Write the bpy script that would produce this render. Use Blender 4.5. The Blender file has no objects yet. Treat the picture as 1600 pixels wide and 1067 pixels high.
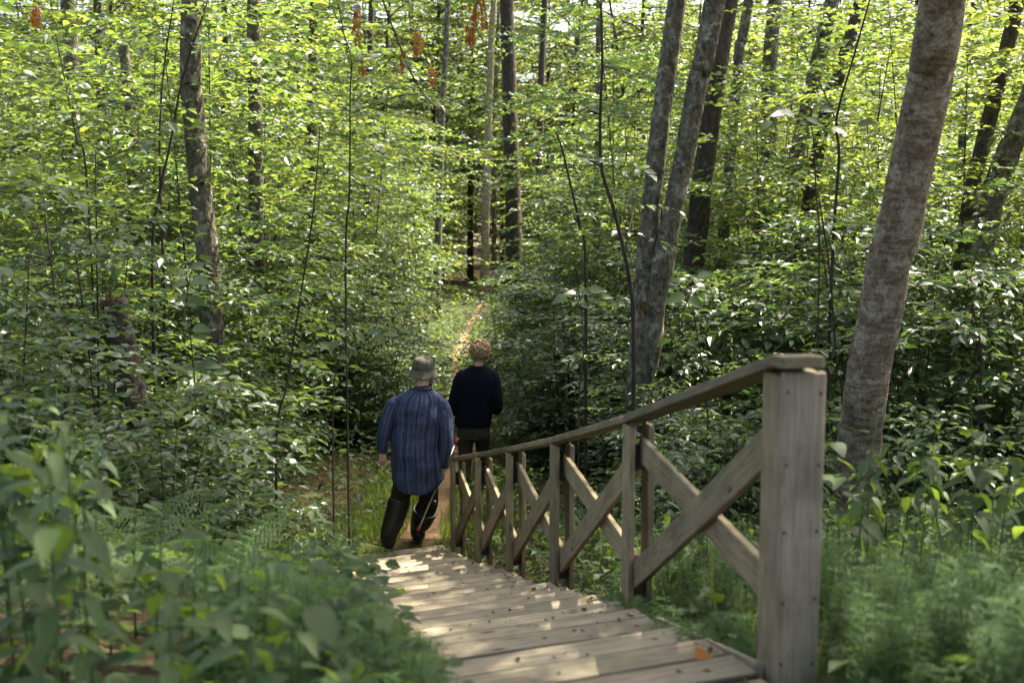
import bpy, bmesh, math, random
import numpy as np
from mathutils import Vector, Matrix, Quaternion

# ------------------------------------------------------------------ camera, world, sun
scene = bpy.context.scene
COL = scene.collection
R = math.radians
W_PX, H_PX, F_PX = 1600.0, 1067.0, 1778.0
EYE = Vector((0.0, 0.0, 1.5))
PITCH = math.atan(203.5 / F_PX)

cam_d = bpy.data.cameras.new('camera')
cam_d.sensor_width = 36.0
cam_d.lens = 36.0 * F_PX / W_PX
cam_d.clip_start = 0.05
cam_d.clip_end = 2000
cam_d.dof.use_dof = True
cam_d.dof.focus_distance = 10.8
cam_d.dof.aperture_fstop = 2.5
cam = bpy.data.objects.new('camera', cam_d)
COL.objects.link(cam)
cam.location = EYE
cam.rotation_euler = (math.pi / 2 - PITCH, 0, 0)
scene.camera = cam

SUN_EL, SUN_AZ = R(60), R(54)          # azimuth from +Y (view direction) towards +X (right)
world = bpy.data.worlds.new('World')
scene.world = world
world.use_nodes = True
wn = world.node_tree
bg = wn.nodes['Background']
sky = wn.nodes.new('ShaderNodeTexSky')
sky.sky_type = 'NISHITA'
sky.sun_disc = False
sky.sun_elevation = SUN_EL
sky.sun_rotation = SUN_AZ
sky.air_density = 0.8
sky.dust_density = 6.0
sky.ozone_density = 0.2
wn.links.new(sky.outputs[0], bg.inputs[0])
bg.inputs[1].default_value = 0.15

sun_d = bpy.data.lights.new('sun', 'SUN')
sun_d.energy = 5.0
sun_d.angle = R(0.55)
sun_d.color = (1.0, 0.91, 0.74)
sun = bpy.data.objects.new('sun', sun_d)
COL.objects.link(sun)
to_sun = Vector((math.sin(SUN_AZ) * math.cos(SUN_EL), math.cos(SUN_AZ) * math.cos(SUN_EL), math.sin(SUN_EL)))
sun.rotation_euler = to_sun.to_track_quat('Z', 'Y').to_euler()
sun.location = (20, 20, 30)

vs = scene.view_settings
vs.view_transform = 'Standard'
vs.look = 'None'
vs.exposure = 2.5
vs.gamma = 1.0
vs.use_curve_mapping = False
scene.render.engine = 'CYCLES'
cy = scene.cycles
cy.use_denoising = True
cy.max_bounces = 9
cy.diffuse_bounces = 6
cy.glossy_bounces = 2
cy.transmission_bounces = 5
cy.sample_clamp_indirect = 6.0
cy.caustics_reflective = False
cy.caustics_refractive = False

random.seed(11)
RNG = np.random.default_rng(11)

_f = Vector((0, math.cos(PITCH), -math.sin(PITCH)))
_u = Vector((0, math.sin(PITCH), math.cos(PITCH)))
def at(px, py, y):
    """the point at distance y in front of the camera that is seen at photo pixel (px, py)"""
    d = Vector((1, 0, 0)) * ((px - 800) / F_PX) + _u * ((533.5 - py) / F_PX) + _f
    return EYE + d * (y / d.y)

# ------------------------------------------------------------------ materials
def new_mat(name):
    m = bpy.data.materials.new(name)
    m.use_nodes = True
    nt = m.node_tree
    for n in list(nt.nodes):
        nt.nodes.remove(n)
    out = nt.nodes.new('ShaderNodeOutputMaterial')
    return m, nt, out

def node(nt, kind, **kw):
    n = nt.nodes.new(kind)
    for k, v in kw.items():
        if k.startswith('i_'):
            n.inputs[k[2:].replace('_', ' ')].default_value = v
        else:
            setattr(n, k, v)
    return n

def ramp(nt, fac, stops):
    r = nt.nodes.new('ShaderNodeValToRGB')
    e = r.color_ramp.elements
    while len(e) < len(stops):
        e.new(0.5)
    for i, (p, c) in enumerate(stops):
        e[i].position = p
        e[i].color = (*c, 1)
    nt.links.new(fac, r.inputs[0])
    return r.outputs[0]

def mixc(nt, fac, a, b, mode='MIX'):
    m = nt.nodes.new('ShaderNodeMix')
    m.data_type = 'RGBA'
    m.blend_type = mode
    for sock, v in ((m.inputs[0], fac), (m.inputs[6], a), (m.inputs[7], b)):
        if isinstance(v, (int, float)):
            sock.default_value = v
        elif isinstance(v, tuple):
            sock.default_value = (*v, 1)
        else:
            nt.links.new(v, sock)
    return m.outputs[2]

def leaf_mat(name, c0, c1, t0, t1, trans=0.45, rough=0.42, spec=0.5, veins=False):
    """c0..c1 reflected colour range, t0..t1 transmitted colour range"""
    m, nt, out = new_mat(name)
    geo = node(nt, 'ShaderNodeNewGeometry')
    oi = node(nt, 'ShaderNodeObjectInfo')
    add = node(nt, 'ShaderNodeMath', operation='MULTIPLY_ADD')
    nt.links.new(oi.outputs['Random'], add.inputs[0])
    add.inputs[1].default_value = 0.5
    mul = node(nt, 'ShaderNodeMath', operation='MULTIPLY')
    nt.links.new(geo.outputs['Random Per Island'], mul.inputs[0])
    mul.inputs[1].default_value = 0.5
    nt.links.new(mul.outputs[0], add.inputs[2])
    col = ramp(nt, add.outputs[0], [(0.1, c0), (0.9, c1)])
    tcol = ramp(nt, add.outputs[0], [(0.1, t0), (0.9, t1)])
    p = node(nt, 'ShaderNodeBsdfPrincipled')
    if veins:                                           # side veins running from the midrib to the margin
        tc = node(nt, 'ShaderNodeTexCoord'); sx = node(nt, 'ShaderNodeSeparateXYZ'); nt.links.new(tc.outputs['Object'], sx.inputs[0])
        ay = node(nt, 'ShaderNodeMath', operation='ABSOLUTE'); nt.links.new(sx.outputs[1], ay.inputs[0])
        ph = node(nt, 'ShaderNodeMath', operation='MULTIPLY_ADD'); nt.links.new(ay.outputs[0], ph.inputs[0]); ph.inputs[1].default_value = -0.9; nt.links.new(sx.outputs[0], ph.inputs[2])
        sc_ = node(nt, 'ShaderNodeMath', operation='MULTIPLY'); nt.links.new(ph.outputs[0], sc_.inputs[0]); sc_.inputs[1].default_value = 640.0
        si = node(nt, 'ShaderNodeMath', operation='SINE'); nt.links.new(sc_.outputs[0], si.inputs[0])
        vm = ramp(nt, si.outputs[0], [(0.0, (0.93, 0.93, 0.92)), (0.8, (1.0, 1.0, 1.0)), (1.0, (1.16, 1.16, 1.1))])
        col = mixc(nt, 1.0, col, vm, 'MULTIPLY'); tcol = mixc(nt, 1.0, tcol, vm, 'MULTIPLY')
        bp_ = node(nt, 'ShaderNodeBump'); bp_.inputs['Strength'].default_value = 0.22; bp_.inputs['Distance'].default_value = 0.002
        nt.links.new(si.outputs[0], bp_.inputs['Height']); nt.links.new(bp_.outputs[0], p.inputs['Normal'])
    nt.links.new(col, p.inputs['Base Color'])
    p.inputs['Roughness'].default_value = rough
    p.inputs['Specular IOR Level'].default_value = spec
    t = node(nt, 'ShaderNodeBsdfTranslucent')
    nt.links.new(tcol, t.inputs[0])
    mx = node(nt, 'ShaderNodeMixShader')
    mx.inputs[0].default_value = trans
    nt.links.new(p.outputs[0], mx.inputs[1])
    nt.links.new(t.outputs[0], mx.inputs[2])
    nt.links.new(mx.outputs[0], out.inputs[0])
    return m

M_LEAF = leaf_mat('shrub_leaf', (0.030, 0.060, 0.024), (0.062, 0.105, 0.038), (0.09, 0.17, 0.028), (0.20, 0.27, 0.045), trans=0.42, rough=0.38, spec=0.5)
M_LEAF2 = leaf_mat('dull_leaf', (0.034, 0.058, 0.030), (0.060, 0.095, 0.045), (0.08, 0.14, 0.03), (0.17, 0.24, 0.05), trans=0.4, rough=0.42, spec=0.5)
M_TREELEAF = leaf_mat('tree_leaf', (0.030, 0.065, 0.020), (0.070, 0.115, 0.034), (0.10, 0.18, 0.026), (0.29, 0.34, 0.05), trans=0.47, rough=0.38, spec=0.5)
M_NETTLE = leaf_mat('nettle_leaf', (0.012, 0.030, 0.010), (0.058, 0.098, 0.030), (0.05, 0.12, 0.014), (0.22, 0.31, 0.035), trans=0.36, rough=0.55, spec=0.28, veins=True)
M_HORSE = leaf_mat('horsetail', (0.040, 0.085, 0.026), (0.070, 0.125, 0.038), (0.11, 0.20, 0.03), (0.17, 0.27, 0.04), trans=0.4, rough=0.6, spec=0.2)
M_FERN = leaf_mat('fern', (0.045, 0.10, 0.020), (0.08, 0.15, 0.03), (0.20, 0.32, 0.03), (0.30, 0.40, 0.05), trans=0.45, rough=0.5)
M_DRY = leaf_mat('dry_leaf', (0.24, 0.09, 0.02), (0.42, 0.18, 0.04), (0.36, 0.12, 0.02), (0.5, 0.2, 0.04), trans=0.35, rough=0.7, spec=0.2)
M_FLOWER = leaf_mat('flower_petal', (0.75, 0.72, 0.6), (0.8, 0.78, 0.7), (0.6, 0.6, 0.5), (0.7, 0.7, 0.6), trans=0.3, rough=0.6, spec=0.2)

def bark_mat(name, dark, light, lichen, lich_amt=0.5, scale=(9, 9, 3.0), bump=0.6):
    m, nt, out = new_mat(name)
    tc = node(nt, 'ShaderNodeTexCoord')
    mp = node(nt, 'ShaderNodeMapping')
    mp.inputs['Scale'].default_value = scale
    nt.links.new(tc.outputs['Object'], mp.inputs[0])
    n1 = node(nt, 'ShaderNodeTexNoise'); n1.inputs['Scale'].default_value = 2.2; n1.inputs['Detail'].default_value = 8; n1.inputs['Roughness'].default_value = 0.65
    nt.links.new(mp.outputs[0], n1.inputs['Vector'])
    v = node(nt, 'ShaderNodeTexVoronoi'); v.inputs['Scale'].default_value = 3.2; v.feature = 'F1'
    nt.links.new(mp.outputs[0], v.inputs['Vector'])
    n2 = node(nt, 'ShaderNodeTexNoise'); n2.inputs['Scale'].default_value = 9.0; n2.inputs['Detail'].default_value = 6; n2.inputs['Roughness'].default_value = 0.6
    nt.links.new(tc.outputs['Object'], n2.inputs['Vector'])
    base = ramp(nt, n1.outputs['Fac'], [(0.32, dark), (0.68, light)])
    lm = ramp(nt, n2.outputs['Fac'], [(0.66 - 0.22 * lich_amt, (0, 0, 0)), (0.74 - 0.16 * lich_amt, (1, 1, 1))])
    c = mixc(nt, lm, base, lichen)
    n3 = node(nt, 'ShaderNodeTexNoise'); n3.inputs['Scale'].default_value = 60; n3.inputs['Detail'].default_value = 3
    nt.links.new(tc.outputs['Object'], n3.inputs['Vector'])
    fine = ramp(nt, n3.outputs['Fac'], [(0.3, (0.55, 0.55, 0.55)), (0.6, (1.1, 1.1, 1.1))])
    c = mixc(nt, 1.0, c, fine, 'MULTIPLY')
    n4 = node(nt, 'ShaderNodeTexNoise'); n4.inputs['Scale'].default_value = 24; n4.inputs['Detail'].default_value = 5
    nt.links.new(tc.outputs['Object'], n4.inputs['Vector'])
    sp4 = ramp(nt, n4.outputs['Fac'], [(0.34, (0.35, 0.33, 0.30)), (0.48, (1, 1, 1)), (0.64, (1.0, 1.0, 1.0)), (0.72, (1.5, 1.5, 1.4))])
    c = mixc(nt, 0.65, c, sp4, 'MULTIPLY')
    p = node(nt, 'ShaderNodeBsdfPrincipled')
    nt.links.new(c, p.inputs['Base Color'])
    p.inputs['Roughness'].default_value = 0.9
    p.inputs['Specular IOR Level'].default_value = 0.2
    ad = node(nt, 'ShaderNodeMath', operation='MULTIPLY_ADD')
    nt.links.new(v.outputs['Distance'], ad.inputs[0]); ad.inputs[1].default_value = 0.6
    nt.links.new(n1.outputs['Fac'], ad.inputs[2])
    b = node(nt, 'ShaderNodeBump'); b.inputs['Strength'].default_value = bump; b.inputs['Distance'].default_value = 0.03
    nt.links.new(ad.outputs[0], b.inputs['Height'])
    nt.links.new(b.outputs[0], p.inputs['Normal'])
    nt.links.new(p.outputs[0], out.inputs[0])
    return m

M_BARK = bark_mat('bark_grey', (0.035, 0.030, 0.020), (0.17, 0.15, 0.105), (0.25, 0.245, 0.18), 0.6, scale=(8, 8, 4), bump=0.9)
M_BARK_BIG = bark_mat('bark_mottled', (0.085, 0.062, 0.038), (0.20, 0.16, 0.105), (0.245, 0.21, 0.15), 0.8, scale=(3, 3, 9), bump=0.5)
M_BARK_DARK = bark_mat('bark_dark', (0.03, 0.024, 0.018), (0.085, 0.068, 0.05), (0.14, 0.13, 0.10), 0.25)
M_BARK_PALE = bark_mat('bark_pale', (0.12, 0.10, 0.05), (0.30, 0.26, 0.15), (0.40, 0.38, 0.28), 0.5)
M_TWIG = bark_mat('twig', (0.022, 0.017, 0.012), (0.055, 0.042, 0.03), (0.08, 0.07, 0.05), 0.2, bump=0.1)
M_TORN = bark_mat('torn_wood', (0.07, 0.03, 0.012), (0.24, 0.105, 0.035), (0.20, 0.11, 0.05), 0.4)

def wood_mat(name, dark, light, grey, green=0.25, rough=0.75, edge=0.0):
    m, nt, out = new_mat(name)
    tc = node(nt, 'ShaderNodeTexCoord')
    oi = node(nt, 'ShaderNodeObjectInfo')
    off = node(nt, 'ShaderNodeVectorMath', operation='SCALE')
    comb = node(nt, 'ShaderNodeCombineXYZ')
    for k in range(3):
        nt.links.new(oi.outputs['Random'], comb.inputs[k])
    nt.links.new(comb.outputs[0], off.inputs[0]); off.inputs['Scale'].default_value = 37.0
    addv = node(nt, 'ShaderNodeVectorMath', operation='ADD')
    nt.links.new(tc.outputs['Object'], addv.inputs[0]); nt.links.new(off.outputs[0], addv.inputs[1])
    mp = node(nt, 'ShaderNodeMapping'); mp.inputs['Scale'].default_value = (5.0, 75, 75)
    nt.links.new(addv.outputs[0], mp.inputs[0])
    g = node(nt, 'ShaderNodeTexNoise'); g.inputs['Scale'].default_value = 1.0; g.inputs['Detail'].default_value = 7; g.inputs['Distortion'].default_value = 0.6
    nt.links.new(mp.outputs[0], g.inputs['Vector'])
    mp2 = node(nt, 'ShaderNodeMapping'); mp2.inputs['Scale'].default_value = (2.5, 7, 7)
    nt.links.new(addv.outputs[0], mp2.inputs[0])
    bl = node(nt, 'ShaderNodeTexNoise'); bl.inputs['Scale'].default_value = 1.0; bl.inputs['Detail'].default_value = 5; bl.inputs['Roughness'].default_value = 0.65
    nt.links.new(mp2.outputs[0], bl.inputs['Vector'])
    kn = node(nt, 'ShaderNodeTexVoronoi'); kn.inputs['Scale'].default_value = 1.0
    mp3 = node(nt, 'ShaderNodeMapping'); mp3.inputs['Scale'].default_value = (3.0, 9, 9)
    nt.links.new(addv.outputs[0], mp3.inputs[0]); nt.links.new(mp3.outputs[0], kn.inputs['Vector'])
    c = ramp(nt, g.outputs['Fac'], [(0.30, dark), (0.62, light)])
    gm = ramp(nt, bl.outputs['Fac'], [(0.36, (0, 0, 0)), (0.66, (1, 1, 1))])
    c = mixc(nt, gm, c, grey)
    # grain kept over the weathered grey
    gr = ramp(nt, g.outputs['Fac'], [(0.3, (0.74, 0.72, 0.70)), (0.6, (1.05, 1.05, 1.05))])
    c = mixc(nt, 0.6, c, gr, 'MULTIPLY')
    st = node(nt, 'ShaderNodeTexNoise'); st.inputs['Scale'].default_value = 3.3; st.inputs['Detail'].default_value = 7; st.inputs['Roughness'].default_value = 0.7
    nt.links.new(addv.outputs[0], st.inputs['Vector'])
    sm_ = ramp(nt, st.outputs['Fac'], [(0.34, (0.58, 0.56, 0.52)), (0.55, (1.0, 1.0, 1.0))])
    c = mixc(nt, 0.85, c, sm_, 'MULTIPLY')
    mpc = node(nt, 'ShaderNodeMapping'); mpc.inputs['Scale'].default_value = (1.6, 55, 55)
    nt.links.new(addv.outputs[0], mpc.inputs[0])
    ck = node(nt, 'ShaderNodeTexNoise'); ck.inputs['Scale'].default_value = 1.0; ck.inputs['Detail'].default_value = 2; ck.inputs['Distortion'].default_value = 0.25
    nt.links.new(mpc.outputs[0], ck.inputs['Vector'])
    cm_ = ramp(nt, ck.outputs['Fac'], [(0.495, (1, 1, 1)), (0.500, (0.38, 0.33, 0.28)), (0.505, (1, 1, 1))])
    c = mixc(nt, 0.55, c, cm_, 'MULTIPLY')
    km = ramp(nt, kn.outputs['Distance'], [(0.05, (0.25, 0.18, 0.12)), (0.13, (1, 1, 1))])
    c = mixc(nt, 1.0, c, km, 'MULTIPLY')
    al = node(nt, 'ShaderNodeTexNoise'); al.inputs['Scale'].default_value = 4.0; al.inputs['Detail'].default_value = 6
    nt.links.new(addv.outputs[0], al.inputs['Vector'])
    am = ramp(nt, al.outputs['Fac'], [(0.45, (0, 0, 0)), (0.75, (green, green, green))])
    c = mixc(nt, am, c, (0.10, 0.12, 0.045))
    if edge:                                            # dark edge lines: shade between boards painted in, along with dirt
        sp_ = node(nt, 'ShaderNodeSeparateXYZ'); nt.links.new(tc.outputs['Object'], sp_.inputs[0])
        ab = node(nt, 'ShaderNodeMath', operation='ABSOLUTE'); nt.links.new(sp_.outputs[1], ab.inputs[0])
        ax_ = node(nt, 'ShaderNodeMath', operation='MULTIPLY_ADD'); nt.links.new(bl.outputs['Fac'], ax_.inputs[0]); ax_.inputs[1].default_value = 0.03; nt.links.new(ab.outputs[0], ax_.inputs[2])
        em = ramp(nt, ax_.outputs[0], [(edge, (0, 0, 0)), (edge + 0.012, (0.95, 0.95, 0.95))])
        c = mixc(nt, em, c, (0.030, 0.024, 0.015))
    hv = ramp(nt, oi.outputs['Random'], [(0, (0.72, 0.71, 0.69)), (1, (1.15, 1.12, 1.06))])
    c = mixc(nt, 1.0, c, hv, 'MULTIPLY')
    p = node(nt, 'ShaderNodeBsdfPrincipled')
    nt.links.new(c, p.inputs['Base Color'])
    p.inputs['Roughness'].default_value = rough
    p.inputs['Specular IOR Level'].default_value = 0.3
    b = node(nt, 'ShaderNodeBump'); b.inputs['Strength'].default_value = 0.35; b.inputs['Distance'].default_value = 0.004
    nt.links.new(g.outputs['Fac'], b.inputs['Height']); nt.links.new(b.outputs[0], p.inputs['Normal'])
    nt.links.new(p.outputs[0], out.inputs[0])
    return m

M_WOOD = wood_mat('weathered_wood', (0.135, 0.098, 0.052), (0.28, 0.215, 0.12), (0.235, 0.20, 0.13))
M_RAILWOOD = wood_mat('rail_wood', (0.10, 0.075, 0.04), (0.24, 0.185, 0.11), (0.17, 0.145, 0.10), 0.4)
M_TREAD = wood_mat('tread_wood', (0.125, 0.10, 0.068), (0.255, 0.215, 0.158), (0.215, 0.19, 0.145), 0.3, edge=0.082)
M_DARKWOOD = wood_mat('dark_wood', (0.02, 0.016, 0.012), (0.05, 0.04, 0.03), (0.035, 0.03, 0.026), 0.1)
M_GREYWOOD = wood_mat('grey_board', (0.16, 0.13, 0.09), (0.28, 0.23, 0.16), (0.225, 0.20, 0.155), 0.15)

def plain_mat(name, col, rough=0.7, spec=0.3, metal=0.0, var=0.2, vscale=12, bump=0.0):
    m, nt, out = new_mat(name)
    tc = node(nt, 'ShaderNodeTexCoord')
    n = node(nt, 'ShaderNodeTexNoise'); n.inputs['Scale'].default_value = vscale; n.inputs['Detail'].default_value = 5
    nt.links.new(tc.outputs['Object'], n.inputs['Vector'])
    c = ramp(nt, n.outputs['Fac'], [(0.3, tuple(x * (1 - var) for x in col)), (0.7, tuple(min(1, x * (1 + var)) for x in col))])
    p = node(nt, 'ShaderNodeBsdfPrincipled')
    nt.links.new(c, p.inputs['Base Color'])
    p.inputs['Roughness'].default_value = rough
    p.inputs['Specular IOR Level'].default_value = spec
    p.inputs['Metallic'].default_value = metal
    if bump:
        b = node(nt, 'ShaderNodeBump'); b.inputs['Strength'].default_value = bump; b.inputs['Distance'].default_value = 0.01
        nt.links.new(n.outputs['Fac'], b.inputs['Height']); nt.links.new(b.outputs[0], p.inputs['Normal'])
    nt.links.new(p.outputs[0], out.inputs[0])
    return m

def ground_mat(name, stops, scale=3.0):
    m, nt, out = new_mat(name)
    tc = node(nt, 'ShaderNodeTexCoord')
    n = node(nt, 'ShaderNodeTexNoise'); n.inputs['Scale'].default_value = scale; n.inputs['Detail'].default_value = 9; n.inputs['Roughness'].default_value = 0.7
    nt.links.new(tc.outputs['Object'], n.inputs['Vector'])
    v = node(nt, 'ShaderNodeTexVoronoi'); v.inputs['Scale'].default_value = 26
    nt.links.new(tc.outputs['Object'], v.inputs['Vector'])
    c = ramp(nt, n.outputs['Fac'], stops)
    vc = ramp(nt, v.outputs['Distance'], [(0.1, (0.7, 0.68, 0.65)), (0.6, (1.15, 1.1, 1.05))])
    c = mixc(nt, 1.0, c, vc, 'MULTIPLY')
    p = node(nt, 'ShaderNodeBsdfPrincipled')
    nt.links.new(c, p.inputs['Base Color'])
    p.inputs['Roughness'].default_value = 0.95
    p.inputs['Specular IOR Level'].default_value = 0.15
    b = node(nt, 'ShaderNodeBump'); b.inputs['Strength'].default_value = 0.8; b.inputs['Distance'].default_value = 0.04
    nt.links.new(n.outputs['Fac'], b.inputs['Height']); nt.links.new(b.outputs[0], p.inputs['Normal'])
    nt.links.new(p.outputs[0], out.inputs[0])
    return m

M_GROUND = ground_mat('forest_floor', [(0.25, (0.022, 0.016, 0.010)), (0.5, (0.055, 0.040, 0.022)), (0.62, (0.05, 0.06, 0.02)), (0.8, (0.09, 0.065, 0.035))])
M_PATH = ground_mat('path_soil', [(0.25, (0.09, 0.055, 0.032)), (0.5, (0.18, 0.115, 0.07)), (0.75, (0.28, 0.19, 0.12))], 5.0)
M_STEEL = plain_mat('steel', (0.6, 0.6, 0.6), 0.3, 0.5, 1.0, 0.1)
M_RED = plain_mat('red_plastic', (0.32, 0.035, 0.04), 0.4, 0.5)
M_GREENP = plain_mat('green_plastic', (0.02, 0.35, 0.18), 0.4, 0.5)
M_BLACKP = plain_mat('black_rod', (0.012, 0.012, 0.013), 0.35, 0.5)
M_NAIL = plain_mat('nail_head', (0.035, 0.03, 0.03), 0.6, 0.4, 0.6)
M_SKIN = plain_mat('skin', (0.50, 0.27, 0.19), 0.55, 0.35, 0, 0.08, 25)
M_BOOT = plain_mat('rubber', (0.012, 0.012, 0.013), 0.33, 0.5, 0, 0.2, 8)
M_TROUSER = plain_mat('dark_trouser', (0.022, 0.021, 0.017), 0.9, 0.1, 0, 0.25, 18, 0.3)
M_TROUSER2 = plain_mat('olive_trouser', (0.035, 0.034, 0.022), 0.9, 0.1, 0, 0.25, 18, 0.3)
M_SWEATER = plain_mat('navy_sweater', (0.0055, 0.0060, 0.012), 0.95, 0.08, 0, 0.3, 60, 0.3)
M_HAT = plain_mat('olive_hat', (0.085, 0.082, 0.058), 0.9, 0.1, 0, 0.2, 22, 0.3)
M_HATBAND = plain_mat('hat_panel', (0.055, 0.054, 0.042), 0.9, 0.1, 0, 0.2, 22, 0.3)
M_HAIR = plain_mat('brown_hair', (0.29, 0.185, 0.105), 0.55, 0.4, 0, 0.55, 45)
M_GREYHAIR = plain_mat('grey_hair', (0.35, 0.30, 0.25), 0.7, 0.3, 0, 0.3, 90)
M_STONE = plain_mat('stone', (0.17, 0.16, 0.14), 0.9, 0.2, 0, 0.35, 9, 0.6)

def plaid_mat():
    m, nt, out = new_mat('blue_plaid')
    uv = node(nt, 'ShaderNodeUVMap'); uv.uv_map = 'uv'
    sep = node(nt, 'ShaderNodeSeparateXYZ'); nt.links.new(uv.outputs[0], sep.inputs[0])
    def band(sock, period, centre, half):
        a = node(nt, 'ShaderNodeMath', operation='MULTIPLY_ADD'); nt.links.new(sock, a.inputs[0]); a.inputs[1].default_value = 1 / period; a.inputs[2].default_value = -centre + 0.5
        f = node(nt, 'ShaderNodeMath', operation='FRACT'); nt.links.new(a.outputs[0], f.inputs[0])
        s = node(nt, 'ShaderNodeMath', operation='SUBTRACT'); nt.links.new(f.outputs[0], s.inputs[0]); s.inputs[1].default_value = 0.5
        b = node(nt, 'ShaderNodeMath', operation='ABSOLUTE'); nt.links.new(s.outputs[0], b.inputs[0])
        l = node(nt, 'ShaderNodeMath', operation='LESS_THAN'); nt.links.new(b.outputs[0], l.inputs[0]); l.inputs[1].default_value = half
        return l.outputs[0]
    U, V = sep.outputs[0], sep.outputs[1]
    nz = node(nt, 'ShaderNodeTexNoise'); nz.inputs['Scale'].default_value = 40; nz.inputs['Detail'].default_value = 4
    nt.links.new(uv.outputs[0], nz.inputs['Vector'])
    base = ramp(nt, nz.outputs['Fac'], [(0.3, (0.026, 0.043, 0.085)), (0.7, (0.043, 0.066, 0.122))])
    def over(c, fac, strength, col):
        k = node(nt, 'ShaderNodeMath', operation='MULTIPLY'); nt.links.new(fac, k.inputs[0]); k.inputs[1].default_value = strength
        return mixc(nt, k.outputs[0], c, col)
    c = over(base, band(U, 0.085, 0.0, 0.17), 0.55, (0.016, 0.026, 0.055))
    c = over(c, band(V, 0.110, 0.0, 0.13), 0.28, (0.018, 0.03, 0.06))
    c = over(c, band(U, 0.085, 0.26, 0.030), 0.55, (0.22, 0.085, 0.06))
    c = over(c, band(U, 0.085, 0.74, 0.030), 0.42, (0.20, 0.12, 0.10))
    c = over(c, band(V, 0.110, 0.5, 0.022), 0.18, (0.20, 0.10, 0.08))
    p = node(nt, 'ShaderNodeBsdfPrincipled')
    nt.links.new(c, p.inputs['Base Color']); p.inputs['Roughness'].default_value = 0.9; p.inputs['Specular IOR Level'].default_value = 0.1
    n2 = node(nt, 'ShaderNodeTexNoise'); n2.inputs['Scale'].default_value = 7; n2.inputs['Detail'].default_value = 4
    mp = node(nt, 'ShaderNodeMapping'); mp.inputs['Scale'].default_value = (1.6, 0.6, 1); nt.links.new(uv.outputs[0], mp.inputs[0]); nt.links.new(mp.outputs[0], n2.inputs['Vector'])
    b = node(nt, 'ShaderNodeBump'); b.inputs['Strength'].default_value = 0.9; b.inputs['Distance'].default_value = 0.05
    nt.links.new(n2.outputs['Fac'], b.inputs['Height']); nt.links.new(b.outputs[0], p.inputs['Normal'])
    nt.links.new(p.outputs[0], out.inputs[0])
    return m
M_PLAID = plaid_mat()
M_YOKE = plain_mat('yoke_thread', (0.10, 0.06, 0.06), 0.9, 0.1)

# ------------------------------------------------------------------ object helpers
def mesh_obj(name, me, mat=None, parent=None, mw=None):
    o = bpy.data.objects.new(name, me)
    COL.objects.link(o)
    if mat is not None and not me.materials:
        me.materials.append(mat)
    if mw is not None:
        o.matrix_world = mw
    if parent is not None:
        o.parent = parent
        o.matrix_parent_inverse = parent.matrix_basis.inverted()
    return o

def empty(name, loc, label=None, cat=None, group=None, rz=0.0):
    o = bpy.data.objects.new(name, None)
    o.empty_display_size = 0.2
    COL.objects.link(o)
    o.location = loc
    o.rotation_euler = (0, 0, rz)
    tag(o, label, cat, group)
    return o

def tag(o, label=None, cat=None, group=None, kind=None):
    if label: o['label'] = label
    if cat: o['category'] = cat
    if group: o['group'] = group
    if kind: o['kind'] = kind
    return o

class Geo:
    """numpy mesh collector: triangles and quads"""
    def __init__(self):
        self.v = []; self.f3 = []; self.f4 = []; self.n = 0; self.m3 = []; self.m4 = []
    def add(self, v, f3=None, f4=None, mat=0):
        v = np.asarray(v, float).reshape(-1, 3)
        if f3 is not None and len(f3):
            f3 = np.asarray(f3, int).reshape(-1, 3); self.f3.append(f3 + self.n); self.m3.append(np.full(len(f3), mat))
        if f4 is not None and len(f4):
            f4 = np.asarray(f4, int).reshape(-1, 4); self.f4.append(f4 + self.n); self.m4.append(np.full(len(f4), mat))
        self.v.append(v); self.n += len(v)
    def mesh(self, name, mats, smooth=False):
        v = np.concatenate(self.v) if self.v else np.zeros((0, 3))
        f3 = np.concatenate(self.f3) if self.f3 else np.zeros((0, 3), int)
        f4 = np.concatenate(self.f4) if self.f4 else np.zeros((0, 4), int)
        me = bpy.data.meshes.new(name)
        me.vertices.add(len(v)); me.vertices.foreach_set('co', v.astype(np.float32).ravel())
        nl = len(f3) * 3 + len(f4) * 4
        me.loops.add(nl); me.loops.foreach_set('vertex_index', np.concatenate([f3.ravel(), f4.ravel()]).astype(np.int32))
        npoly = len(f3) + len(f4)
        me.polygons.add(npoly)
        st = np.concatenate([np.arange(len(f3)) * 3, len(f3) * 3 + np.arange(len(f4)) * 4]).astype(np.int32)
        me.polygons.foreach_set('loop_start', st)
        mi = np.concatenate(self.m3 + self.m4) if npoly else np.zeros(0)
        if not isinstance(mats, (list, tuple)): mats = [mats]
        for m in mats: me.materials.append(m)
        if len(mats) > 1: me.polygons.foreach_set('material_index', mi.astype(np.int32))
        me.polygons.foreach_set('use_smooth', np.full(npoly, bool(smooth)))
        me.update(calc_edges=True)
        me.validate()
        return me

def unit(a):
    a = np.asarray(a, float)
    return a / np.maximum(np.linalg.norm(a, axis=-1, keepdims=True), 1e-9)

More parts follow.
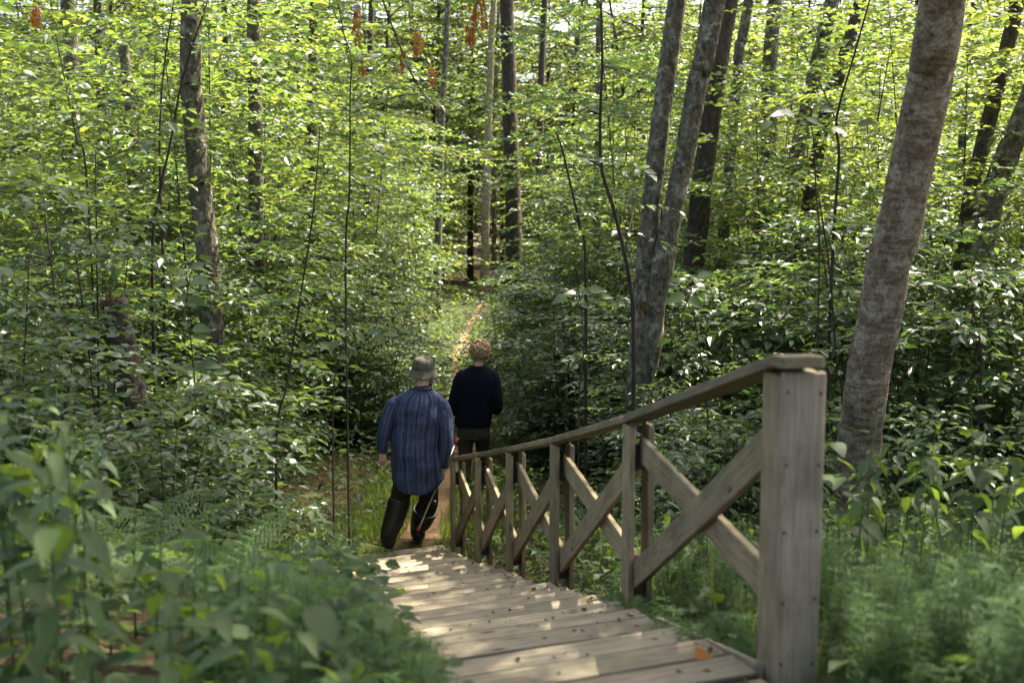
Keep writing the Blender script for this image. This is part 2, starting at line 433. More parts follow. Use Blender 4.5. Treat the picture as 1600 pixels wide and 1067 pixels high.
# leaf templates: x along the leaf, y across (times width), z up
def leaf_ovate():
    v = np.array([[0, 0, 0], [.22, .36, .05], [.24, 0, -.02], [.22, -.36, .05], [.58, .42, .05], [.60, 0, -.05], [.58, -.42, .05], [1, 0, -.16]])
    f3 = [(0, 2, 1), (0, 3, 2), (5, 7, 4), (6, 7, 5)]
    f4 = [(2, 5, 4, 1), (3, 6, 5, 2)]
    return v, np.array(f3), np.array(f4)
def leaf_rhomb():
    v = np.array([[0, 0, 0], [.42, .45, .05], [1, 0, -.1], [.42, -.45, .05]])
    return v, np.array([(0, 2, 1), (0, 3, 2)]), np.zeros((0, 4), int)
def leaf_serrate(n=9, wide=0.5, teeth=0.09, droop=0.35):
    xs = np.linspace(0.02, 1, n)
    prof = wide * np.sin(np.pi * xs ** 0.62) ** 0.85 * (1 - 0.25 * xs)
    mid = np.stack([xs, np.zeros(n), -droop * xs ** 2], 1)
    V = [mid]; F4 = []; F3 = []
    for s in (1, -1):
        y = prof.copy(); y[1:-1:1] *= 1.0
        edge = np.stack([xs - 0.02, s * y, mid[:, 2] + 0.10 * y], 1)
        V.append(edge)
        tooth = np.stack([(xs[:-1] + xs[1:]) / 2 + 0.03, s * ((y[:-1] + y[1:]) / 2 + teeth * wide), (mid[:-1, 2] + mid[1:, 2]) / 2 + 0.1 * y[:-1]], 1)
        V.append(tooth)
    e0, t0, e1, t1 = n, 2 * n, 3 * n - 1, 4 * n - 1
    for i in range(n - 1):
        F4.append((i, i + 1, e0 + i + 1, e0 + i)); F3.append((e0 + i, e0 + i + 1, t0 + i))
        F4.append((i + 1, i, e1 + i, e1 + i + 1)); F3.append((e1 + i + 1, e1 + i, t1 + i))
    return np.concatenate(V), np.array(F3), np.array(F4)
T_OV, T_RH = leaf_ovate(), leaf_rhomb()

def add_leaves(g, tpl, pos, d, nrm, length, width, mat=0):
    tv, f3, f4 = tpl
    pos = np.asarray(pos, float); d = unit(d)
    nrm = np.asarray(nrm, float)
    s = unit(np.cross(nrm, d)); n = np.cross(d, s)
    L = np.asarray(length)[:, None, None]; Wd = np.asarray(width)[:, None, None]
    v = pos[:, None, :] + L * tv[None, :, 0:1] * d[:, None, :] + Wd * tv[None, :, 1:2] * s[:, None, :] * 1.0 + L * tv[None, :, 2:3] * n[:, None, :]
    k = len(tv); off = (np.arange(len(pos)) * k)[:, None, None]
    F3 = (f3[None] + off).reshape(-1, 3) if len(f3) else None
    F4 = (f4[None] + off).reshape(-1, 4) if len(f4) else None
    g.add(v.reshape(-1, 3), F3, F4, mat)

def add_tube(g, pts, rad, sides=6, mat=0, cap=True, noise=0.0, rng=None):
    pts = np.asarray(pts, float); n = len(pts)
    rad = np.broadcast_to(np.asarray(rad, float), (n,))
    tan = np.gradient(pts, axis=0); tan = unit(tan)
    ref = np.array([1.0, 0, 0]) if abs(tan[0][0]) < 0.9 else np.array([0, 1.0, 0])
    a = np.linspace(0, 2 * np.pi, sides, endpoint=False)
    V = []
    for i in range(n):
        s = unit(ref - tan[i] * np.dot(ref, tan[i])); ref = s
        b = np.cross(tan[i], s)
        r = rad[i] * (1 + (noise * rng.standard_normal(sides) if noise else 0))
        V.append(pts[i] + (np.cos(a) * r)[:, None] * s + (np.sin(a) * r)[:, None] * b)
    V = np.concatenate(V)
    F = []
    for i in range(n - 1):
        for j in range(sides):
            k = (j + 1) % sides
            F.append((i * sides + j, i * sides + k, (i + 1) * sides + k, (i + 1) * sides + j))
    F3 = None
    if cap:
        V = np.concatenate([V, pts[:1], pts[-1:]]); c0, c1 = n * sides, n * sides + 1
        F3 = [(c0, (j + 1) % sides, j) for j in range(sides)] + [(c1, (n - 1) * sides + j, (n - 1) * sides + (j + 1) % sides) for j in range(sides)]
    g.add(V, F3, F, mat)

def spline(pts, n):
    """Catmull-Rom through pts, n samples"""
    p = np.asarray(pts, float)
    if len(p) == 2:
        t = np.linspace(0, 1, n)[:, None]
        return p[0] * (1 - t) + p[1] * t
    q = np.concatenate([[2 * p[0] - p[1]], p, [2 * p[-1] - p[-2]]])
    out = []
    for u in np.linspace(0, len(p) - 1, n):
        i = min(int(u), len(p) - 2); t = u - i
        a, b, c, d = q[i:i + 4]
        out.append(0.5 * ((2 * b) + (c - a) * t + (2 * a - 5 * b + 4 * c - d) * t * t + (3 * b - a - 3 * c + d) * t ** 3))
    return np.array(out)

def board(name, p0, p1, width, thick, face, mat, parent, bevel=0.004, warp=0.0):
    """a plank from p0 to p1; `face` is the direction its broad side looks"""
    p0, p1, face = Vector(p0), Vector(p1), Vector(face)
    ax = (p1 - p0).normalized(); L = (p1 - p0).length
    z = (face - ax * face.dot(ax)).normalized(); y = z.cross(ax)
    bm = bmesh.new()
    bmesh.ops.create_cube(bm, size=1.0)
    for v in bm.verts:
        v.co = Vector((v.co.x * L, v.co.y * width, v.co.z * thick))
        if warp: v.co += Vector((random.uniform(-warp, warp), random.uniform(-warp, warp), random.uniform(-warp, warp)))
    bmesh.ops.bevel(bm, geom=bm.edges[:], offset=bevel, segments=1, affect='EDGES', profile=0.5)
    me = bpy.data.meshes.new(name); bm.to_mesh(me); bm.free()
    mw = Matrix.Translation((p0 + p1) / 2) @ Matrix((ax, y, z)).transposed().to_4x4()
    return mesh_obj(name, me, mat, parent, mw)

# ------------------------------------------------------------------ terrain
RAIL_PX = [(1207, 1062, 3.34), (975, 955, 5.42), (862, 925, 6.87), (793, 900, 8.25), (745, 882, 9.47), (706, 868, 10.7)]
RAIL = [at(*p) for p in RAIL_PX]                     # foot of each railing post on its stair side
RX = [p.x for p in RAIL]; RY = [p.y for p in RAIL]; RZ = [p.z for p in RAIL]
BOT = RZ[-1] - 0.03
def rail_x(y):
    if y < RY[0]: return RX[0] + (RY[0] - y) * 0.11
    if y > RY[-1]: return RX[-1]
    return float(np.interp(y, RY, RX))
PATH_PTS = np.array([(-0.98, 10.4), (-0.90, 12.5), (-0.58, 15.5), (-0.70, 19), (-1.25, 24), (-1.20, 30), (-1.07, 38), (-1.0, 46), (-0.5, 60)])
def path_x(y): return np.interp(y, PATH_PTS[:, 1], PATH_PTS[:, 0])
def base_z(y):
    return np.interp(y, [-30, -2, 2.6] + RY + [11.6, 60, 400], [0.25, 0.16, 0.15] + [z for z in RZ] + [BOT, BOT + 0.0, BOT + 2])
def terrain(x, y):
    x = np.asarray(x, float); y = np.asarray(y, float)
    z = base_z(y)
    xr = np.interp(y, RY, RX); mid = np.where(y < 11, xr - 0.42, path_x(y))
    away = np.clip((np.abs(x - mid) - 0.7) / 1.6, 0, 1)
    nz = 0.10 * np.sin(1.3 * x + 0.7 * y) + 0.07 * np.sin(2.9 * x - 1.7 * y + 1) + 0.05 * np.sin(4.1 * y + 0.5 * x)
    bank = 0.05 * np.clip(np.abs(x - mid) - 1.0, 0, 6) * np.exp(-((y - 7) / 6) ** 2)
    under = np.where((y < 11.2) & (np.abs(x - mid) < 0.75), -0.10, 0.0)
    return z + away * (nz + bank) + under
def tz(x, y): return float(terrain(np.array([x]), np.array([y]))[0])

def build_ground():
    xs = np.unique(np.round(np.concatenate([np.linspace(-6, 6, 61), np.linspace(-40, 40, 81), [-400, -200, -100, -60, 60, 100, 200, 400]]), 4))
    ys = np.unique(np.round(np.concatenate([np.linspace(0, 14, 71), np.linspace(-14, 60, 75), [-300, -120, -50, -25, 75, 95, 130, 200, 400]]), 4))
    X, Y = np.meshgrid(xs, ys)
    Z = terrain(X.ravel(), Y.ravel())
    g = Geo()
    nx, ny = len(xs), len(ys)
    idx = np.arange(nx * ny).reshape(ny, nx)
    f = np.stack([idx[:-1, :-1], idx[:-1, 1:], idx[1:, 1:], idx[1:, :-1]], -1).reshape(-1, 4)
    g.add(np.stack([X.ravel(), Y.ravel(), Z], 1), None, f)
    tag(mesh_obj('ground', g.mesh('ground', M_GROUND, True)), 'dark forest floor of soil and leaf litter sloping down', None, kind='structure')
    # the trodden path beyond the stairs
    ys = np.linspace(10.5, 58, 160); cx = path_x(ys)
    hw = np.interp(ys, [10.5, 12.5, 14, 26, 34], [0.34, 0.30, 0.18, 0.13, 0.18]) + 0.04 * np.sin(ys * 1.7) + 0.05 * np.sin(ys * 4.1)
    V = []
    for y, c, h in zip(ys, cx, hw):
        for k in (-1, -0.4, 0.4, 1):
            x = c + k * h
            V.append((x, y, float(max(terrain(np.array([x]), np.array([y]))[0], base_z(y) - (0.1 if y < 11.2 else 0))) + 0.006 + 0.012 * (1 - abs(k))))
    F = []
    for i in range(len(ys) - 1):
        for k in range(3):
            F.append((i * 4 + k, i * 4 + k + 1, i * 4 + 5 + k, i * 4 + 4 + k))
    g = Geo(); g.add(V, None, F)
    tag(mesh_obj('path', g.mesh('path', M_PATH, True)), 'narrow reddish dirt path running on through the forest', None, kind='structure')
build_ground()

# ------------------------------------------------------------------ stairs
TREADS = []
def build_stairs():
    root = empty('wooden_stairs', (RX[2] - 0.42, RY[2], RZ[2] - 0.1), 'weathered grey plank stairway going down beside the railing', 'stairs')
    yaw = R(19)
    tdir = Vector((math.cos(yaw), math.sin(yaw), 0.022)).normalized()
    fwd = Vector((-math.sin(yaw), math.cos(yaw), 0))
    run = 0.36
    y = 2.55
    k = 0
    while y < 10.95:
        xr = rail_x(y) - 0.035
        z = float(base_z(np.array([y]))[()] if np.ndim(base_z(np.array([y]))) == 0 else base_z(np.array([y]))[0])
        wl = 0.98 + 0.14 * (y / 10.9) ** 2
        right = Vector((xr + random.uniform(-0.015, 0.03), y, z - 0.005))
        TREADS.append((right.copy(), tdir, fwd, wl))
        for j in (0, 1):                       # two boards make one step
            wj = 0.172 + random.uniform(-0.004, 0.004)
            c = right + fwd * (j * 0.186 - 0.04) + Vector((0, 0, random.uniform(-0.004, 0.004)))
            skew = Vector((0, random.uniform(-0.008, 0.008), random.uniform(-0.006, 0.006)))
            left = c - tdir * (wl + random.uniform(-0.03, 0.04)) + skew
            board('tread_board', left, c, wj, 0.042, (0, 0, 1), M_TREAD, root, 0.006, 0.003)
        # riser under the front edge
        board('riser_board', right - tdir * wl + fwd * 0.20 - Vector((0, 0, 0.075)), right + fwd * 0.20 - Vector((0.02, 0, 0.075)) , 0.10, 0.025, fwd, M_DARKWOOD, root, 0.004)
        y += run; k += 1
    for off in (0.06, 0.88):
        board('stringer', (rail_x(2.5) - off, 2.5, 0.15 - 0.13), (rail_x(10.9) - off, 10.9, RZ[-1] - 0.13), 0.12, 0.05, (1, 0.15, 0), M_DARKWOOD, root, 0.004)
    # side kerb board near the first post
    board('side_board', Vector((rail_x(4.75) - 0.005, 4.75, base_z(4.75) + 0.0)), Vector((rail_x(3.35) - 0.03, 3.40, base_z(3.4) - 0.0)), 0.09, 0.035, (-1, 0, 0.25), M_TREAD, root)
build_stairs()

# ------------------------------------------------------------------ railing
def build_railing():
    root = empty('wooden_railing', RAIL[2], 'weathered wooden railing with crossed braces along the stairs', 'railing')
    H = 0.90
    n = len(RAIL)
    dirs = []
    for i in range(n):
        a, b = RAIL[max(i - 1, 0)], RAIL[min(i + 1, n - 1)]
        d = (b - a); d.z = 0; dirs.append(d.normalized())
    UP = Vector((0, 0, 1))
    tops = []
    wfront, tk, gap = 0.155, 0.030, 0.066
    for i, p in enumerate(RAIL):
        d = dirs[i]; side = Vector((d.y, -d.x, 0))       # away from the stairs
        top = at(RAIL_PX[i][0], [583, 660, 692, 706, 714, 720][i], RAIL_PX[i][2])
        h = top.z - p.z
        tops.append(top)
        foot = -0.28 if i == 0 else -0.22
        ctr = p + d * (wfront / 2 if i == 0 else 0)
        if i == 0:
            board('post', ctr + side * tk / 2 + UP * foot, ctr + side * tk / 2 + UP * (h - 0.012), wfront, tk, side, M_WOOD, root)
            board('post', ctr + side * (tk * 1.5 + gap) + UP * foot, ctr + side * (tk * 1.5 + gap) + UP * (h + 0.0), wfront, tk, side, M_WOOD, root)
            # board nailed over the end of the railing, towards the viewer
            e = p - d * 0.014 + side * (tk + gap / 2 + 0.002)
            bw = tk * 2 + gap + 0.006
            eb = board('end_board', e + UP * (-0.02), e + UP * (h + 0.004), bw, 0.026, -d, M_GREYWOOD, root)
            for k in range(5):
                zz = 0.05 + k * (h - 0.11) / 4
                for s in (-1, 1):
                    pos = e + UP * (zz + random.uniform(-0.012, 0.012)) + side * (s * (bw / 2 - 0.016)) - d * 0.0135
                    bm = bmesh.new(); bmesh.ops.create_cone(bm, cap_ends=True, segments=8, radius1=0.0056, radius2=0.0046, depth=0.003)
                    me = bpy.data.meshes.new('nail'); bm.to_mesh(me); bm.free()
                    mesh_obj('nail', me, M_NAIL, eb, Matrix.Translation(pos) @ (-d).to_track_quat('Z', 'Y').to_matrix().to_4x4())
        else:
            board('post', ctr + side * tk / 2 + UP * foot, ctr + side * tk / 2 + UP * (h - 0.012), wfront * 0.9, tk, side, M_WOOD, root)
            board('post', ctr + side * (tk * 1.5 + gap) + UP * (foot + 0.05), ctr + side * (tk * 1.5 + gap) + UP * (h - 0.01), wfront * 0.8, tk, side, M_WOOD, root)
            for zz in (0.16, h - 0.16):
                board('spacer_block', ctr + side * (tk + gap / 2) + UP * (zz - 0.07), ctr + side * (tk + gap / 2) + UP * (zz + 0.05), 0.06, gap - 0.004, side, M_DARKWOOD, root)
    for i in range(n - 1):
        d = (RAIL[i + 1] - RAIL[i]); d.z = 0; d.normalize()
        side = Vector((d.y, -d.x, 0))
        a, b = RAIL[i], RAIL[i + 1]
        ha, hb = tops[i].z, tops[i + 1].z
        bt = 0.030
        w = 0.125
        o1 = side * (tk + bt / 2 + 0.002); o2 = side * (tk + bt * 1.5 + 0.005)
        s0 = d * (0.10 if i == 0 else 0.0)
        # high at the near post, low at the far post
        board('brace', a + o1 + s0 + Vector((0, 0, ha - a.z - 0.20)), b + o1 + Vector((0, 0, 0.17)), w, bt, side, M_WOOD, root)
        # low at the near post, high at the far post
        board('brace', a + o2 + s0 + Vector((0, 0, 0.20 if i else 0.20)), b + o2 + Vector((0, 0, hb - b.z - 0.13)), w, bt, side, M_WOOD, root)
    # hand rail: a level cap over the near post, then one board per bay
    ctr_off = tk + gap / 2
    pts = []
    for i in range(n):
        side = Vector((dirs[i].y, -dirs[i].x, 0))
        pts.append(tops[i] + side * ctr_off + UP * 0.020)
    d0 = dirs[0]
    knee = pts[0] + d0 * 0.015 + UP * 0.016
    near = pts[0] - d0 * 0.085 + UP * 0.022
    board('handrail', near, knee, 0.130, 0.036, UP, M_RAILWOOD, root, 0.003)
    seq = [knee] + pts[1:]
    seq[-1] = seq[-1] + (seq[-1] - seq[-2]).normalized() * 0.08
    for a, b in zip(seq[:-1], seq[1:]):
        e = (b - a).normalized() * 0.0015
        board('handrail', a + e, b - e, 0.125, 0.035, UP, M_RAILWOOD, root, 0.003)
build_railing()

# ------------------------------------------------------------------ foliage generators
def spray(rng, gl, gw, start, d, length, leaf, tpl, mat=0, rad=0.003, step=None, flat=0.30, droop=0.25):
    """one twig with alternate leaves held roughly level"""
    n = 4
    t = np.linspace(0, 1, n)[:, None]
    d = unit(d)
    pts = start + d * length * t + np.array([0, 0, -droop * length]) * t ** 2
    if gw is not None:
        add_tube(gw, pts, np.linspace(rad, rad * 0.5, n), 3, cap=False)
    step = step or leaf * 0.52
    m = max(3, int(length / step))
    u = (np.arange(m) + 0.6) / m
    i = np.clip((u * (n - 1)).astype(int), 0, n - 2); fr = (u * (n - 1) - i)[:, None]
    pos = pts[i] * (1 - fr) + pts[i + 1] * fr
    sgn = np.where(np.arange(m) % 2 == 0, 1.0, -1.0)[:, None]
    sgn[-1] = 0
    side = unit(np.cross(d, [0, 0, 1.0]))
    ld = d * 0.75 + side * sgn * 1.0 + rng.normal(0, 0.22, (m, 3)) + np.array([0, 0, -0.18])
    nr = np.array([0, 0, 1.0]) + rng.normal(0, flat, (m, 3))
    L = leaf * rng.uniform(0.65, 1.2, m)
    return pos, ld, nr, L

class LeafBuf:
    def __init__(self): self.a = []
    def put(self, r): self.a.append(r)
    def flush(self, g, tpl, rng, wr=0.62, mat=0):
        pos, d, n, L = (np.concatenate([x[k] for x in self.a]) for k in range(4))
        add_leaves(g, tpl, pos, d, n, L, L * wr * rng.uniform(0.85, 1.1, len(L)), mat)

def make_shrub(seed, height, radius, stems, branches, twigs, leaf, tpl=T_OV, low=0.12, lean=0.45, rad=0.014, wr=0.62, flat=0.30):
    rng = np.random.default_rng(seed)
    gl, gw, lb = Geo(), Geo(), LeafBuf()
    for s in range(stems):
        az = s * 2.4 + rng.uniform(0, 1)
        out = radius * lean * rng.uniform(0.3, 1.1) if stems > 1 else radius * 0.15 * rng.uniform(-1, 1)
        h = height * rng.uniform(0.72, 1.0)
        b0 = np.array([math.cos(az), math.sin(az), 0]) * 0.10 * (stems > 1)
        p1 = b0 + np.array([math.cos(az) * out * 0.35, math.sin(az) * out * 0.35, h * 0.45]) + rng.normal(0, 0.04 * height / 3, 3)
        p2 = b0 + np.array([math.cos(az) * out, math.sin(az) * out, h])
        stem = spline([b0 - [0, 0, 0.15], p1, p2], 9)
        add_tube(gw, stem, np.linspace(rad, rad * 0.3, 9), 5)
        for b in range(branches):
            t = low + (1 - low) * (b + rng.uniform(0, 0.9)) / branches
            f = t * 8; i = min(int(f), 7); st = stem[i] * (1 - (f - i)) + stem[i + 1] * (f - i)
            a2 = az + b * 2.4 + rng.uniform(-0.5, 0.5)
            bl = radius * rng.uniform(0.5, 1.0) * (0.45 + 0.75 * math.sin(math.pi * min(1, 0.25 + 0.75 * (1 - t))))
            bd = unit(np.array([math.cos(a2), math.sin(a2), rng.uniform(0.05, 0.5)]))
            br = np.array([st + bd * bl * q + np.array([0, 0, -0.22 * bl]) * q * q for q in np.linspace(0, 1, 5)])
            add_tube(gw, br, np.linspace(rad * 0.30, rad * 0.10, 5), 4, cap=False)
            for k in range(twigs):
                q = 0.18 + 0.82 * (k + rng.uniform(0.2, 0.8)) / twigs
                ff = q * 4; ii = min(int(ff), 3); pt = br[ii] * (1 - (ff - ii)) + br[ii + 1] * (ff - ii)
                sg = 1 if k % 2 else -1
                side = unit(np.cross(bd, [0, 0, 1.0]))
                td = bd * rng.uniform(0.3, 0.9) + side * sg * rng.uniform(0.4, 1.0) + np.array([0, 0, rng.uniform(-0.15, 0.25)])
                lb.put(spray(rng, gl, gw, pt, td, radius * rng.uniform(0.22, 0.45), leaf, tpl, rad=rad * 0.16 + 0.0008, flat=flat))
            lb.put(spray(rng, gl, gw, br[3], br[4] - br[3], radius * 0.3, leaf, tpl, rad=rad * 0.16, flat=flat))
    lb.flush(gl, tpl, rng, wr)
    return gl, gw

def shrub_meshes(name, seeds, mat, **kw):
    r = []
    for s in seeds:
        gl, gw = make_shrub(s, **kw)
        r.append((gl.mesh(name + '_foliage', mat), gw.mesh(name + '_stem', M_TWIG, True)))
    return r

SK = dict(height=3.1, radius=1.15, stems=5, branches=12, twigs=7)
SHRUB = shrub_meshes('shrub', [1, 2], M_LEAF, leaf=0.120, **SK) + shrub_meshes('shrub', [3], M_LEAF2, leaf=0.10, wr=0.8, **SK) + shrub_meshes('shrub', [4], M_LEAF, leaf=0.145, wr=0.5, **SK)
SHRUB_LOW = shrub_meshes('low_shrub', [5, 6, 7], M_LEAF, height=1.45, radius=0.85, stems=5, branches=8, twigs=6, leaf=0.115, low=0.15, lean=0.7, rad=0.009)
MK = dict(height=7.0, radius=2.1, stems=2, branches=26, twigs=10, tpl=T_OV, low=0.14, lean=0.3, rad=0.019)
MIDTREE = shrub_meshes('understory', [11, 12], M_TREELEAF, leaf=0.12, flat=0.5, **MK) + shrub_meshes('understory', [13], M_LEAF, leaf=0.10, wr=0.85, flat=0.7, **MK) + shrub_meshes('understory', [14], M_TREELEAF, leaf=0.155, wr=0.5, flat=0.45, **MK)
FARTREE = shrub_meshes('far_tree', [21, 22, 23], M_TREELEAF, height=14.0, radius=4.2, stems=2, branches=26, twigs=10, leaf=0.20, tpl=T_RH, low=0.06, lean=0.3, rad=0.10, flat=0.9)

def make_crown(seed, rx, rz, limbs, twigs, leaf):
    """crown of a tall tree around its own centre, limbs rising from below"""
    rng = np.random.default_rng(seed)
    gl, gw, lb = Geo(), Geo(), LeafBuf()
    lead = spline([(0, 0, -rz), (rng.normal(0, .2), rng.normal(0, .2), 0), (0, 0, rz)], 8)
    add_tube(gw, lead, np.linspace(0.12, 0.02, 8), 6)
    for i in range(limbs):
        t = (i + rng.uniform(0, 1)) / limbs
        z0 = -rz + 1.6 * rz * t
        az = i * 2.4 + rng.uniform(-.4, .4)
        L = rx * rng.uniform(0.7, 1.05) * math.sqrt(max(0.12, 1 - (t * 1.15 - 0.35) ** 2))
        d = unit(np.array([math.cos(az), math.sin(az), rng.uniform(0.1, 0.7)]))
        br = np.array([np.array([0, 0, z0]) + d * L * q + np.array([0, 0, -0.15 * L]) * q * q for q in np.linspace(0, 1, 6)])
        add_tube(gw, br, np.linspace(0.055, 0.012, 6), 4, cap=False)
        for k in range(twigs):
            q = 0.25 + 0.75 * rng.uniform(0, 1)
            ff = q * 5; ii = min(int(ff), 4); pt = br[ii] * (1 - (ff - ii)) + br[ii + 1] * (ff - ii)
            td = d * rng.uniform(0.1, 0.8) + rng.normal(0, 0.7, 3) * [1, 1, 0.6]
            tw = spray(rng, gl, gw, pt, td, rx * rng.uniform(0.18, 0.34), leaf, T_RH, rad=0.006, flat=0.45, step=leaf * 0.6)
            lb.put(tw)
    lb.flush(gl, T_RH, rng, 0.66)
    return gl.mesh('crown_foliage', M_TREELEAF), gw.mesh('crown_limbs', M_BARK_DARK, True)
CROWN = [make_crown(31 + k, 3.6, 3.6, 36, 11, 0.17) for k in range(3)]

# ------------------------------------------------------------------ trees with visible trunks
_n_cr = [0]
def tree(name, px_pts, depth, w_px, label, mat, cat='tree', crown=True, lean_y=0.0, base=None, top_h=11.0, group=None, crown_s=1.0, sides=14, base_flare=1.25, extra=None):
    """px_pts: trunk axis in the photo from low to high at distance `depth`; the trunk goes on down to the ground and up to its crown"""
    pts = [at(px, py, depth + lean_y * k) for k, (px, py) in enumerate(px_pts)]
    r = w_px * depth / F_PX / 2
    d0 = (pts[1] - pts[0]).normalized()
    gx, gy = pts[0].x, pts[0].y
    gz = tz(gx, gy)
    k = (pts[0].z - gz) / max(d0.z, 0.4)
    foot = pts[0] - d0 * k
    foot.x = 0.5 * foot.x + 0.5 * pts[0].x; foot.y = 0.5 * foot.y + 0.5 * pts[0].y
    foot.z = tz(foot.x, foot.y) - 0.15
    d1 = (pts[-1] - pts[-2]).normalized()
    d1 = (d1 + Vector((0, 0, 0.35))).normalized()
    top = pts[-1] + d1 * max(1.0, (top_h + foot.z - pts[-1].z)) if crown else pts[-1]
    ctrl = [tuple(foot)] + [tuple(p) for p in pts] + ([tuple(pts[-1] * 0.6 + top * 0.4 + Vector((0.08, 0, 0))), tuple(top)] if crown else [])
    root = empty(name, foot + Vector((0, 0, 0.15)), label, cat, group)
    rng = np.random.default_rng(int(abs(px_pts[0][0])) + 7)
    axis = spline(ctrl, 34)
    h = axis[:, 2] - axis[0, 2]
    rad = r * (1.04 - 0.035 * h) * (1 + (base_flare - 1) * np.exp(-h / 0.35))
    rad = np.maximum(rad, r * 0.45) * (1 + rng.normal(0, 0.015, len(h)))
    axis[1:-1, :2] += rng.normal(0, r * 0.025, (len(h) - 2, 2))
    g = Geo(); add_tube(g, axis, rad, sides, noise=0.02, rng=rng)
    ax = axis - np.array(foot)
    me = g.mesh('trunk', mat, True)
    t = mesh_obj('trunk', me, None, root)
    if crown:
        cm = CROWN[_n_cr[0] % len(CROWN)]; _n_cr[0] += 1
        mw = Matrix.Translation(top + Vector((0, 0, 1.2))) @ Matrix.Rotation(_n_cr[0] * 1.9, 4, 'Z') @ Matrix.Scale(crown_s, 4)
        c = mesh_obj('crown', cm[0], None, root, mw); c['kind'] = 'stuff'
        mesh_obj('limbs', cm[1], None, root, mw)
    if extra: extra(root, axis, rad)
    return root

def torn_scar(px, py, depth, n, size):
    def f(root, axis, rad):
        rng = np.random.default_rng(n + int(px))
        c = np.array(at(px, py, depth))
        i = int(np.argmin(np.abs(axis[:, 2] - c[2])))
        g = Geo()
        for k in range(n):
            a = -math.pi / 2 + rng.uniform(-0.9, 0.9)
            p0 = axis[i] + np.array([math.cos(a), math.sin(a), 0]) * rad[i] * 0.96 + [0, 0, rng.uniform(-size, size * 0.3)]
            p1 = p0 + np.array([math.cos(a) * 0.03, math.sin(a) * 0.03, rng.uniform(0.3, 1.0) * size])
            add_tube(g, [p0, (p0 + p1) / 2 + rng.normal(0, 0.006, 3), p1], [0.008, 0.006, 0.001], 4)
        mesh_obj('torn_wood', g.mesh('torn_wood', M_TORN), None, root)
    return f

# main trunks, low to high in the photo
tree('alder_tree', [(1343, 690), (1352, 610), (1385, 440), (1422, 270), (1455, 110), (1472, 0)], 7.9, 66, 'thick mottled grey trunk leaning right behind the near railing post', M_BARK_BIG, lean_y=-0.20, top_h=12, crown_s=0.95, sides=20, base_flare=1.15)
tree('leaning_tree', [(330, 480), (325, 400), (308, 240), (298, 120), (300, 0)], 11.5, 38, 'grey rough trunk standing alone in the left thicket, slightly curved', M_BARK, top_h=12)
def twin():
    root = tree('twin_trunk_tree', [(992, 640), (1000, 520), (1012, 380), (1032, 190), (1058, 0)], 11.0, 33, 'twin stemmed grey tree forking just above the railing', M_BARK, top_h=12, extra=torn_scar(1005, 480, 11.0, 9, 0.14))
    pts = [at(998, 640, 11.0), at(1012, 560, 10.98), at(1032, 430, 10.94), at(1066, 260, 10.9), at(1092, 120, 10.85), at(1118, 0, 10.8)]
    d = (pts[-1] - pts[-2]).normalized()
    top = pts[-1] + d * 5.5 + Vector((0, 0, 1.0))
    foot = Vector((pts[0].x + 0.02, 11.03, tz(pts[0].x, 11.0) - 0.15))
    axis = spline([tuple(foot)] + [tuple(p) for p in pts] + [tuple(top)], 30)
    rng = np.random.default_rng(5)
    rad = 0.108 * (1.05 - 0.03 * (axis[:, 2] - axis[0, 2])) * (1 + rng.normal(0, 0.05, 30))
    g = Geo(); add_tube(g, axis, rad, 14, noise=0.05, rng=rng)
    t = mesh_obj('second_trunk', g.mesh('second_trunk', M_BARK, True), None, root)
    t['label'] = 'rougher right hand stem with peeling brown bark'
    cm = CROWN[1]
    mw = Matrix.Translation(top + Vector((0, 0, 1.0))) @ Matrix.Rotation(2.2, 4, 'Z') @ Matrix.Scale(0.8, 4)
    c = mesh_obj('crown', cm[0], None, root, mw); c['kind'] = 'stuff'
    mesh_obj('limbs', cm[1], None, root, mw)
twin()
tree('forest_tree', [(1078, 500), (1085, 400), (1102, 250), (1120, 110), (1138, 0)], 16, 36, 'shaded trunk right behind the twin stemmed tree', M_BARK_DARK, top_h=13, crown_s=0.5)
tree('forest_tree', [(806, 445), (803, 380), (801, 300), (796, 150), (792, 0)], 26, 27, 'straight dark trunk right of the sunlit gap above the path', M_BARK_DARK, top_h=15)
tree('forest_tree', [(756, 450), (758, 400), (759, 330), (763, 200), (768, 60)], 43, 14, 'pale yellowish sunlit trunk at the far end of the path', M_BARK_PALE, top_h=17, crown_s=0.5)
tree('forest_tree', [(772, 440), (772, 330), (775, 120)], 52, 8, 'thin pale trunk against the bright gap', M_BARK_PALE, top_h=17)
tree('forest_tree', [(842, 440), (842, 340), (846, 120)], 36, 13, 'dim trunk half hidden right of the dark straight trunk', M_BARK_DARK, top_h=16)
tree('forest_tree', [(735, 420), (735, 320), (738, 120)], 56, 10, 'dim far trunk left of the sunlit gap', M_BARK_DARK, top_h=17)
tree('forest_tree', [(108, 300), (112, 180), (110, 60), (104, -20)], 19, 27, 'leftmost pale trunk seen dimly through leaves', M_BARK, top_h=13)
tree('forest_tree', [(402, 480), (400, 300), (399, 180), (396, 40)], 17, 25, 'trunk with flaking bark right of the lone grey trunk', M_BARK, top_h=13)
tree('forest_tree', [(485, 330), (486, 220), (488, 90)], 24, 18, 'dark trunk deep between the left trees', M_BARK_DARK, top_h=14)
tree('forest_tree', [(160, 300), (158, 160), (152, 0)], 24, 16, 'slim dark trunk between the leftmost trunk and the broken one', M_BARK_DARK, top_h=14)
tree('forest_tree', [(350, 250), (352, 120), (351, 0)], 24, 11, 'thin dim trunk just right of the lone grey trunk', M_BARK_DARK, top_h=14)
tree('forest_tree', [(1150, 130), (1160, 60), (1172, -10)], 20, 19, 'slim trunk at the top edge right of the twin stems', M_BARK, top_h=13)
